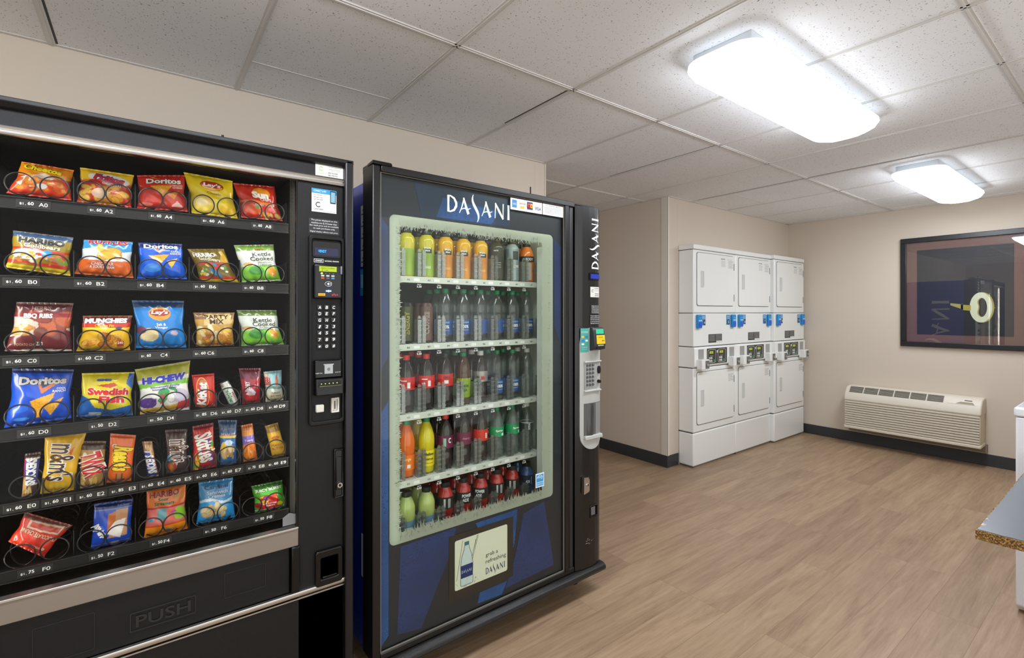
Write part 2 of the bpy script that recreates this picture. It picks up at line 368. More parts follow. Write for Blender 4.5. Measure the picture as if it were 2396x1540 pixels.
b=MB(); b.prism([(.0,.442),(-.009,.443),(-.011,.450),(-.009,.457),(.0,.458)],xL+.029,xR-.029,0,'YZ'); b.prism([(.0,.430),(-.005,.431),(-.005,.435),(.0,.436)],xL+.029,xR-.029,0,'YZ'); b.build('lower_trim_strip',M_alu,sn,smooth=40)
b=MB(); b.box(xL+.029,xR-.029,.0,.03,.03,.428); b.build('kick_panel',M_blk,sn,bevel=.002)
b=MB(); b.cyl((.191,.05,1.865),(.191,.05,1.900),.0035,n=10); b.build('antenna',M_blkm,sn)
# interior lamps: two unseen tubes, added behind the door columns for even light
for x in (-.356,.4205):
    b=MB(); b.cyl((x,.048,.68),(x,.048,1.78),.008,n=12); b.build('lamp_tube',mat('snack_fill_tube',(255,250,240),.4,emit=6.5),sn)
# control column
kp=MB(); ring(kp,rrect(.427,.5405,.985,1.612,.012),rrect(.436,.533,.998,1.598,.008),-.014,.001); kp=kp.build('keypad_housing',M_blkm,sn,bevel=.003)
b=MB(); b.box(.434,.535,-.002,.004,.996,1.60); b.build('recess_panel',M_blkm,kp)
b=MB(); b.prism(rrect(.440,.530,1.541,1.592,.006),-.006,.0); b.build('display_window',M_blkg,kp)
b=MB(); b.box(.445,.522,-.0075,-.006,1.546,1.571); b.build('blue_display',mat('dark_blue_lcd',(8,12,50),.2,emit=.12),kp)
b=MB(); b.text('VENDT',.470,1.560,.0085,.026,y=-.0085,bold=.01); b.build('display_lettering',mat('cyan_led',(40,150,230),.5,emit=.5),kp)
b=MB(); frame(b,.4445,.4745,1.5225,1.5345,.0012,-.004,-.0025); b.text('CHASE',.4595,1.5285,.0052,.022,y=-.004,bold=.02); b.text('NATIONAL VENDORS',.502,1.5285,.0042,.046,y=-.004,bold=.02); b.build('maker_lettering',M_txtw,kp)
cr=MB(); cr.box(.441,.531,-.022,.0,1.402,1.516); cr=cr.build('card_reader',mat('reader_black',(11,12,17),.3),kp,bevel=.006,seg=3)
b=MB(); b.box(.456,.512,-.0235,-.022,1.492,1.509); b.build('green_display',mat('lime_lcd',(150,170,10),.3,emit=.10),cr)
b=MB(); b.text('READY TO SERVE',.484,1.503,.0035,.042,y=-.0242); b.text('$ 1.60',.474,1.4965,.0035,.02,y=-.0242); b.build('display_lettering',mat('lcd_dark',(70,85,5),.5),cr)
b=MB()
b.cyl((.464,-.0225,1.4855),(.464,-.0245,1.4855),.0028,n=12,mi=0)
for k in range(3): b.cyl((.477+k*.012,-.0225,1.4855),(.477+k*.012,-.0235,1.4855),.0014,n=10,mi=1)
b.build('status_light',[mat('lime_led',(150,230,20),.4,emit=2.5),mat('grey_plastic',(120,120,124),.5)],cr)
b=MB()
for k in range(3):
    b.box(.462+k*.0165,.472+k*.0165,-.0232,-.022,1.4755,1.4805,0)
    b.box(.462+k*.0165,.472+k*.0165,-.0232,-.022,1.468,1.4725,1+k)
b.build('card_badges',[mat('pale_badge',(190,190,188),.5),mat('red_badge',(205,80,30),.5),mat('dark_badge',(90,90,110),.5),mat('blue_badge',(70,150,190),.5)],cr)
b=MB(); cx,cz=.486,1.4515
pts=[(cx+.0115*math.cos(t),-.0225,cz+.0075*math.sin(t)) for t in np.linspace(.4,2*PI-.5,26)]; b.tube(pts,.0005)
b.prism([(cx-.006,cz),(cx+.001,cz+.0045),(cx+.001,cz-.0045)],-.0235,-.022)
for k in range(3): b.tube([(cx+.003+k*.003,-.0225,cz-.0035+.0005*k),(cx+.0045+k*.003,-.0225,cz),(cx+.003+k*.003,-.0225,cz+.0035)],.0005)
b.build('contactless_symbol',M_txtw,cr)
b=MB()
for k,r_ in ((-1,.0016),(0,.0026),(1,.0016)): b.cyl((.486+k*.0062,-.0222,1.428),(.486+k*.0062,-.0245,1.428),r_,n=14)
b.build('blue_light',mat('blue_led',(60,130,255),.4,emit=45),cr)
b=MB(); b.box(.453,.475,-.0235,-.022,1.412,1.420,0); b.text('TAP OR PAY',.464,1.416,.0032,.018,y=-.0242,mi=1); b.build('amber_sticker',[mat('amber_sticker',(240,170,20),.5),M_txtb],cr)
b=MB(); b.text('ePort',.506,1.4165,.0075,.021,y=-.0242,shear=.3,bold=.02); b.build('reader_lettering',mat('pink_print',(200,60,100),.5),cr)
b=MB(); b.box(.524,.529,-.030,-.02,1.484,1.512); b.build('side_light_strip',mat('clear_grey',(120,122,128),.2),cr,bevel=.002)
pad=MB(); ks=['ABC','DEF','GHJ','123','456','789','*0#']
for r_,(row,z) in enumerate(zip(ks,(1.374,1.353,1.3315,1.310,1.289,1.267,1.2445))):
    for c_,x in enumerate((.462,.4845,.5076)):
        k=MB(); k.box(x-.008,x+.008,-.007,-.001,z-.0078,z+.0078); k=k.build('key',mat('charcoal_key',(34,34,36),.45),kp,bevel=.0015)
        q=MB(); q.text(row[c_],x,z,.0105 if row[c_]!='*' else .008,.0085,y=-.0076,bold=.02,shear=.15); q.build('key_lettering',M_txtw,k)
ba=MB(); ba.box(.443,.530,-.022,.0,1.140,1.200); ba.box(.443,.533,-.032,.0,1.084,1.140); ba=ba.build('bill_acceptor',M_blkg,kp,bevel=.004,seg=3)
b=MB(); b.box(.452,.524,-.0335,-.031,1.119,1.131); b.build('bill_slot',mat('slot_black',(4,4,5),.6),ba)
b=MB(); b.box(.452,.524,-.040,-.030,1.113,1.118); b.build('slot_lip',mat('olive_plastic',(70,70,55),.3),ba,bevel=.002)
b=MB()
for k in range(5): b.cyl((.460+k*.0125,-.0345,1.124),(.460+k*.0125,-.0330,1.124),.0014,n=8)
b.build('slot_light',mat('green_led_small',(150,200,70),.4,emit=1.2),ba)
b=MB(); b.box(.473,.500,-.0228,-.022,1.155,1.184,0); b.box(.470,.503,-.0228,-.022,1.184,1.187,0); b.cyl((.4865,-.0228,1.170),(.4865,-.0234,1.170),.005,n=16,mi=1); b.text('INSERT BILL',.456,1.158,.003,.022,y=-.0229,mi=2); b.text('FACE UP',.516,1.158,.003,.018,y=-.0229,mi=2)
b.build('bill_diagram',[mat('bill_grey',(168,172,172),.5),mat('bill_dark',(110,116,116),.5),M_txtw],ba)
b=MB(); b.box(.449,.474,-.016,0,1.028,1.053); b.build('coin_return_button',mat('bone_plastic',(214,212,200),.4),kp,bevel=.003)
b=MB(); frame(b,.499,.525,1.021,1.071,.005,-.012,0); b.box(.504,.520,-.004,0,1.026,1.066); cs=b.build('coin_slot',mat('bone_plastic'),kp,bevel=.002)
b=MB(); b.box(.5105,.5135,-.0046,-.002,1.032,1.060); b.build('slot_opening',mat('slot_black'),cs)
# lock
b=MB(); frame(b,.507,.540,.732,.897,.006,-.012,0); lk=b.build('door_lock',M_blkg,sn,bevel=.003)
b=MB(); b.box(.512,.535,-.008,0,.737,.892); b.box(.514,.533,-.013,0,.76,.87); b.build('lock_handle',mat('soft_sheen_black'),lk,bevel=.002)
b=MB(); b.cyl((.524,-.008,.777),(.524,-.021,.777),.009,.0085,n=24,mi=0); b.cyl((.524,-.0212,.777),(.524,-.0216,.777),.0045,n=16,mi=1); b.build('key_cylinder',[M_chrome,mat('slot_black')],lk,smooth=40)
# coin return cup
b=MB(); ring(b,rrect(.447,.536,.452,.570,.010),rrect(.464,.520,.476,.545,.004),-.014,.001); cu=b.build('coin_return_cup',M_blkg,sn,bevel=.004,seg=3)
b=MB(); b.box(.462,.522,.0,.02,.470,.548); b.build('cup_flap',mat('smoked_brown',(52,40,36),.25),cu)
b=MB(); b.box(.470,.517,-.012,-.006,.476,.482); b.build('cup_lip',M_blkg,cu,bevel=.002)
# stickers
def sticker(parent,name,x0,x1,z0,z1,y,col,items,fn=None):
    b=MB(); ms=[mat('sticker_%d_%d_%d'%col,col,.45)]
    if fn:
        n=8
        for i in range(n):
            a0=x0+(x1-x0)*i/n; a1=x0+(x1-x0)*(i+1)/n
            b.add([fn(a0,z0,y),fn(a1,z0,y),fn(a1,z1,y),fn(a0,z1,y)],[(0,1,2,3)],0)
    else: b.box(x0,x1,y,y+.0006,z0,z1,0)
    for ii,it in enumerate(items):
        k=it[0]; c=it[-1]; m_=mat('print_%d_%d_%d'%c,c,.5)
        if m_ not in ms: ms.append(m_)
        mi=ms.index(m_); X=lambda t:x0+(x1-x0)*t; Z=lambda t:z0+(z1-z0)*t; yy=y-.0005-.00006*ii
        if k=='t': b.text(it[1],X(it[2]),Z(it[3]),it[5]*(z1-z0),it[4]*(x1-x0),y=y-.0010-.00006*ii,mi=mi,fn=fn)
        elif k=='r':
            q=[(X(it[1]),Z(it[2])),(X(it[3]),Z(it[2])),(X(it[3]),Z(it[4])),(X(it[1]),Z(it[4]))]
            b.add([fn(a,z_,yy) if fn else (a,yy,z_) for a,z_ in q],[(0,1,2,3)],mi)
        elif k=='a':
            P=[]
            for t in np.linspace(it[5],it[6],20): P.append((X(it[1])+it[3]*math.cos(t),yy,Z(it[2])+it[3]*math.sin(t)))
            if fn: P=[fn(p[0],p[2],p[1]) for p in P]
            b.tube(P,it[4],4,mi)
    return b.build(name,ms,parent)
K=(30,30,34); GN=(150,185,60)
sticker(sn,'service_sticker',.450,.5405,1.811,1.850,-.0012,(222,224,216),[('a',.2,.62,.006,.0012,.6,5.6,GN),('t','CANTEEN',.2,.22,.3,.10,GN),('t','CUSTOMER SERVICE 24/7',.68,.86,.5,.06,K),('t','for assistance with this machine',.66,.68,.46,.07,(90,90,94)),('t','or for a refund of money lost',.66,.56,.46,.07,(90,90,94)),('t','800-722-4784',.62,.34,.34,.12,K),('t','888-798-9952',.62,.14,.34,.12,K)])
sticker(sn,'payment_poster',.438,.518,1.690,1.767,-.0012,(216,218,214),[('r',0,.80,1,1,(40,140,190)),('t','CONNECT & PAY',.33,.9,.5,.09,(230,240,245)),('r',.74,.42,.97,.97,K),('r',.77,.47,.94,.92,(120,170,190)),('t','Pay NOW',.24,.72,.34,.07,(200,70,40)),('t','the easy way',.25,.62,.36,.06,K),('t','scan the code',.25,.54,.36,.05,K),('a',.26,.32,.0075,.0013,.8,5.6,K),('t','CANTEEN',.26,.12,.38,.06,K),('t','download the app today',.7,.05,.5,.04,(90,90,94))])
sticker(sn,'notice_sticker',.429,.527,1.618,1.668,-.0012,(38,38,40),[('t','The prices displayed on this',.5,.88,.86,.13,(225,225,225)),('t','machine are $.10 lower than',.5,.70,.84,.13,(225,225,225)),('t','the retail price and are available',.5,.52,.96,.13,(225,225,225)),('t','on cash purchases only.',.5,.34,.72,.13,(225,225,225)),('t','Digital display reflects cash price.',.5,.12,.92,.12,(225,225,225))])
b=MB(); b.prism([(.352,.674),(.352,.700),(.372,.712),(.392,.704),(.392,.674)],.0075,.0095); b.build('clear_corner_sticker',mat('grey_sticker',(120,122,122),.4),sn)
# trays, rails, coils, tags
ROWS={'A':(1.652,1.637,1.690),'B':(1.451,1.436,1.484),'C':(1.246,1.233,1.280),'D':(1.056,1.047,1.091),'E':(.866,.860,.905),'F':(.690,.689,.729)}
PAIR=[(-.256,-.191),(-.117,-.058),(.015,.072),(.145,.210),(.278,.345)]
SING=[-.248,-.184,-.118,-.056,.009,.079,.149,.212,.280,.347]
TAGS=[('A0',-.255,-.228,-.219,-.202,1.632),('A2',-.119,-.094,-.088,-.070,1.637),('A4',0.014,0.039,0.047,0.065,1.632),('A6',0.141,0.172,0.180,0.198,1.635),('A8',0.278,0.304,0.313,0.331,1.636),('B0',-0.279,-0.250,-0.239,-0.222,1.434),('B2',-0.145,-0.115,-0.105,-0.088,1.435),('B4',-0.011,0.017,0.028,0.045,1.436),('B6',0.121,0.147,0.158,0.176,1.433),('B8',0.253,0.279,0.290,0.308,1.437),('C0',-0.279,-0.251,-0.240,-0.223,1.237),('C2',-0.143,-0.116,-0.109,-0.091,1.234),('C4',-0.008,0.015,0.037,0.054,1.233),('C6',0.121,0.149,0.153,0.171,1.232),('C8',0.253,0.280,0.291,0.308,1.232),('D0',-0.253,-0.227,-0.219,-0.201,1.053),('D2',-0.116,-0.091,-0.079,-0.062,1.052),('D4',0.012,0.042,0.053,0.069,1.052),('D6',0.124,0.151,0.162,0.179,1.050),('D7',0.191,0.217,0.227,0.244,1.046),('D8',0.257,0.283,0.289,0.307,1.048),('D9',0.324,0.350,0.355,0.373,1.046),('E0',-0.278,-0.250,-0.240,-0.224,0.871),('E1',-0.208,-0.181,-0.171,-0.157,0.870),('E2',-0.140,-0.114,-0.103,-0.088,0.866),('E3',-0.073,-0.047,-0.035,-0.020,0.863),('E4',-0.007,0.020,0.031,0.046,0.867),('E5',0.060,0.086,0.096,0.112,0.864),('E6',0.125,0.152,0.163,0.178,0.865),('E7',0.193,0.219,0.228,0.244,0.863),('E8',0.264,0.285,0.295,0.311,0.863),('E9',0.323,0.352,0.360,0.376,0.862),('F0',-0.253,-0.227,-0.212,-0.197,0.697),('F2',-0.116,-0.091,-0.081,-0.067,0.696),('F4',0.017,0.042,0.045,0.059,0.694),('F6',0.147,0.176,0.190,0.204,0.693),('F8',0.284,0.310,0.318,0.334,0.689)]
PR={'D2':'50','D4':'50','D6':'85','E3':'85','E8':'70','F0':'75','F2':'50','F4':'50','F6':'50','F8':'50','E9':'60'}
DOL={'D4':'$2','E9':'$2'}
M_coil=mat('black_coil_wire',(24,24,26),.3); M_tagp=mat('tag_strip_black',(26,26,28),.3); M_tray=mat('tray_black',(14,14,15),.45,spec=.35)
def coil(x,zc,r,parent,flip=1):
    pts=[]; n=30; turns=6.2
    for i in range(int(n*turns)):
        t=i/n
        y=.088+.008*t if t<=1 else (.096+.062*(t-1)/.25 if t<1.25 else .158+.055*(t-1.25))
        a=-PI/2-.35+2*PI*t
        pts.append((x+flip*r*math.cos(a),y,zc+r*math.sin(a)))
    b=MB(); b.tube(pts,.0019,6); return b.build('coil',M_coil,parent,smooth=60)
for R_,(zt,zr,zc) in ROWS.items():
    b=MB(); b.box(xi+.004,xg-.012,.084,.56,zt-.004,zt); b.box(xi+.004,xg-.012,.076,.082,zr-.016,zr+.016); b.box(xi+.004,xg-.012,.070,.078,zr+.0125,zr+.016)
    b.box(xi+.004,xg-.012,.070,.078,zr-.016,zr-.013)
    tr=b.build('tray',M_tray,sn,bevel=.0008)
    wide=[.0]; 
    single=(R_=='E'); cols=[]
    if R_=='E': cols=[(x,) for x in SING]
    elif R_=='D': cols=[PAIR[0],PAIR[1],PAIR[2]]+[(x,) for x in SING[6:]]
    else: cols=PAIR
    xs=[p for c in cols for p in c]
    for c in cols:
        for k,x in enumerate(c): coil(x,zc,.0285,tr,-1 if (len(c)==2 and k==0) else 1)
    # side walls between the selections
    ed=[xi+.006]+[(cols[i][-1]+cols[i+1][0])/2 for i in range(len(cols)-1)]+[xg-.014]
    for x in ed:
        b=MB(); b.box(x-.0008,x+.0008,.10,.55,zt,zt+(.075 if R_ in 'ABCF' or x<.1 and R_=='D' else .05)); b.build('divider',mat('divider_smoke',(30,30,32),.3),tr)
    for (nm,a0,a1,a2,a3,z) in TAGS:
        if nm[0]==R_: b=MB(); b.box(a0-.006,a3+.006,.0735,.0765,zr-.0115,zr+.0115); b.build('price_tag',M_tagp,tr,bevel=.0006)
    for (nm,a0,a1,a2,a3,z) in TAGS:
        if nm[0]==R_:
            b=MB()
            w=(a1-a0); z=zr
            b.text(DOL.get(nm,'$1'),a0+w*.15,z-.001,.0065,w*.27,y=.0727,bold=.015); b.text('.',a0+w*.42,z-.0035,.0015,.0014,y=.0727,bold=.02); b.text(PR.get(nm,'60'),a0+w*.78,z+.001,.0085,w*.42,y=.0727,bold=.02)
            b.text(nm,(a2+a3)/2,z,.0098,a3-a2,y=.0727,bold=.004)
            b.build('price_lettering',M_txtw,tr)
# ================================================================== SNACK PACKS (top-level things standing in the coils)
PY=1.800
def mat_film():
    m,nt,b,N,L=nodes('printed_film')
    a=N('ShaderNodeAttribute'); a.attribute_name='Print'; L(a.outputs['Color'],b.inputs['Base Color'])
    b.inputs['Roughness'].default_value=.3; b.inputs['Specular IOR Level'].default_value=.5; b.inputs['Coat Weight'].default_value=.6; b.inputs['Coat Roughness'].default_value=.07
    return m
M_film=mat_film()
def in_poly(A,B,P):
    r=np.zeros(A.shape,bool); n=len(P)
    for i in range(n):
        x0,y0=P[i]; x1,y1=P[(i+1)%n]
        if y0==y1: continue
        c=((y0>B)!=(y1>B))&(A<(x1-x0)*(B-y0)/(y1-y0)+x0); r^=c
    return r
def paint(A,B,art,rng):
    C=np.zeros(A.shape+(3,)); C[:]=lin(art[0][1])[:3]
    nz=rng.random(A.shape)
    for s in art[1:]:
        k=s[0]
        if k=='b': # band between b0 and b1 with a wavy edge of amplitude amp
            amp=s[4] if len(s)>4 else 0; ph=s[5] if len(s)>5 else 1; w=amp*np.sin(A*PI*ph*2)
            m=(B>s[1]+w)&(B<s[2]+w); c=s[3]
        elif k=='e':
            ro=s[6] if len(s)>6 else 0; dx=A-s[1]; dy=B-s[2]; X=dx*math.cos(ro)+dy*math.sin(ro); Y=-dx*math.sin(ro)+dy*math.cos(ro)
            m=(X/s[3])**2+(Y/s[4])**2<1; c=s[5]
        elif k in 'pk': m=in_poly(A,B,s[1]); c=s[2]
        elif k=='s': # scattered pieces: n ellipses in a box
            _,x0,x1,y0,y1,n,r0,cols=s
            for i in range(n):
                ca,cb=rng.uniform(x0,x1),rng.uniform(y0,y1); ro=rng.uniform(0,PI); ra=r0*rng.uniform(.7,1.4); rb=ra*rng.uniform(.35,.8)
                dx=A-ca; dy=B-cb; X=dx*math.cos(ro)+dy*math.sin(ro); Y=-dx*math.sin(ro)+dy*math.cos(ro)
                q=(X/ra)**2+(Y/rb)**2; cc=np.array(lin(cols[i%len(cols)])[:3])
                sh=(.80+.32*nz+.10*np.sin(A*90+i)*np.sin(B*70+i*2))[:,:,None] if False else (.82+.30*nz); m1=q<1; m2=q<.72; C[m1]=cc*.55; C[m2]=cc*sh[m2][:,None]
            continue
        cc=np.array(lin(c)[:3])
        if k=='k': C[m]=cc*(.72+.5*nz[m])[:,None]
        else: C[m]=cc
    return np.clip(C,0,1)
def pack(name,code,q,art,text,label,cat,T=.021,bar=False,N=72,y=PY,seed=0,roll=0):
    rng=np.random.default_rng(seed+sum(map(ord,code))*7)
    x0=(q[0]+q[2]+q[4]+q[6])/4; zb=min(q[5],q[7])
    TL,TR,BR,BL=[np.array(q[i:i+2])-np.array([x0,zb]) for i in (0,2,4,6)]
    w=abs(TR[0]-TL[0]); h=TL[1]-BL[1]
    ph=rng.uniform(0,6,8)
    def S(a,b,front=1,off=0):
        a=np.asarray(a,float); b=np.asarray(b,float)
        pin=(.025 if bar else .05)*np.sin(PI*np.clip(b,0,1)); aa=a+pin*(.5-a)*2*(.55+.45*np.cos(2*PI*b)**2)
        top=TL[:,None]*(1-aa.ravel())+TR[:,None]*aa.ravel(); bot=BL[:,None]*(1-aa.ravel())+BR[:,None]*aa.ravel()
        P=bot*(1-b.ravel())+top*b.ravel()
        ca=np.clip(4*a*(1-a),0,1); bb=np.clip((b-.05)/.9,0,1); cb=np.clip(4*bb*(1-bb),0,1)
        u=T*ca**(.55)*cb**(.5 if not bar else .25)
        # creases fanning out of the seals and soft dents
        ed=np.exp(-bb/.12)+np.exp(-(1-bb)/.12)
        cr=np.sin(a*31+ph[0]+3*np.sin(b*5+ph[1]))*.0016*ed*ca**.5
        dn=(np.sin(a*7+ph[2]+b*4)*np.sin(b*8+ph[3]-a*3)*.0024+np.sin(a*17+b*13+ph[4])*.0009*np.sin(b*11+ph[5]))*ca*cb
        se=np.where((b<.05)|(b>.95),np.sin(b*PI*2/.012)*.0003,0)
        d=(u+(cr*1.5+dn*1.7)*(T/.02)*(.6 if bar else 1))*front
        Y=-(d.ravel()+se.ravel()*front)-off-(.0006*front)
        return np.stack([P[0],Y,P[1]],1)
    g=np.linspace(0,1,N+1); A,B=np.meshgrid(g,g,indexing='ij')
    # crimped zig-zag ends
    B2=B.copy(); B2[:,0]+=.006*(np.arange(N+1)%2); B2[:,-1]-=.006*(np.arange(N+1)%2)
    Vf=S(A,B2,1); Vb=S(A,B2,-1); n1=(N+1)**2
    V=np.vstack([Vf,Vb]); F=[]
    for i in range(N):
        for j in range(N):
            a=i*(N+1)+j; F.append((a,a+N+1,a+N+2,a+1)); F.append((n1+a,n1+a+1,n1+a+N+2,n1+a+N+1))
    bd=[i*(N+1) for i in range(N+1)]+[N*(N+1)+j for j in range(1,N+1)]+[i*(N+1)+N for i in range(N-1,-1,-1)]+[j for j in range(N-1,0,-1)]
    for i in range(len(bd)):
        p,r=bd[i],bd[(i+1)%len(bd)]; F.append((p,n1+p,n1+r,r))
    mb=MB(); mb.v=[tuple(v) for v in V]; mb.f=F; mb.m=[0]*len(F)
    o=mb.build(name,M_film,smooth=70); o.location=(x0,y,zb)
    C=paint(A,B,art,rng).reshape(-1,3); C=np.vstack([C,C*.8]); C=np.hstack([C,np.ones((len(C),1))])
    at=o.data.color_attributes.new('Print','FLOAT_COLOR','POINT'); at.data.foreach_set('color',C.astype(np.float32).ravel())
    tag(o,label,cat,'snack packs in the glass fronted machine')
    if text:
        ms=[]; b=MB()
        for ti,t in enumerate(text):
            st,a,bb,tw,th,c=t[:6]; kw=t[6] if len(t)>6 else {}
            rot=kw.get('rot',0); sh=kw.get('shear',0); bo=kw.get('bold',.02); out=kw.get('out')
            layers=([(out,bo+.05,.0007,1.0)] if out else [])+[(c,bo,.0015,1.0)]
            for col,bol,off,sc in layers:
                m_=mat('ink_%d_%d_%d'%col,col,.35)
                if m_ not in ms: ms.append(m_)
                vs,fs,asp=glyphs(st,bol,sh,.14 if th*h>.008 or tw>.6 else .4)
                k=1.0 if col is not out else 1.0
                W_=tw*w; H_=th*h
                if out and col==out: W_+=.07*H_; H_*=1.08
                ca,sa=math.cos(rot),math.sin(rot); aa=[];bbv=[]
                for x,z in vs:
                    X=(x-.5)*W_; Z=(z-.5)*H_
                    if kw.get('arch'): Z-=kw['arch']*h*((x-.5)*2)**2
                    aa.append(a+(X*ca-Z*sa)/w); bbv.append(bb+(X*sa+Z*ca)/h)
                P=S(np.array(aa),np.array(bbv),1,off)
                b.add(P.tolist(),fs,ms.index(m_))
        b.build('printed_lettering',ms,o)
    return o
R_=(214,44,28); OR=(240,120,25); YE=(250,206,20); BL=(10,84,200); WH=(238,238,234); BK=(22,20,22); TAN=(222,178,92); BR=(80,42,28); GR=(120,190,50)
CH=[(232,120,20),(240,146,30),(224,96,20)]; CORN=(238,170,40)
def o_(**k): return k
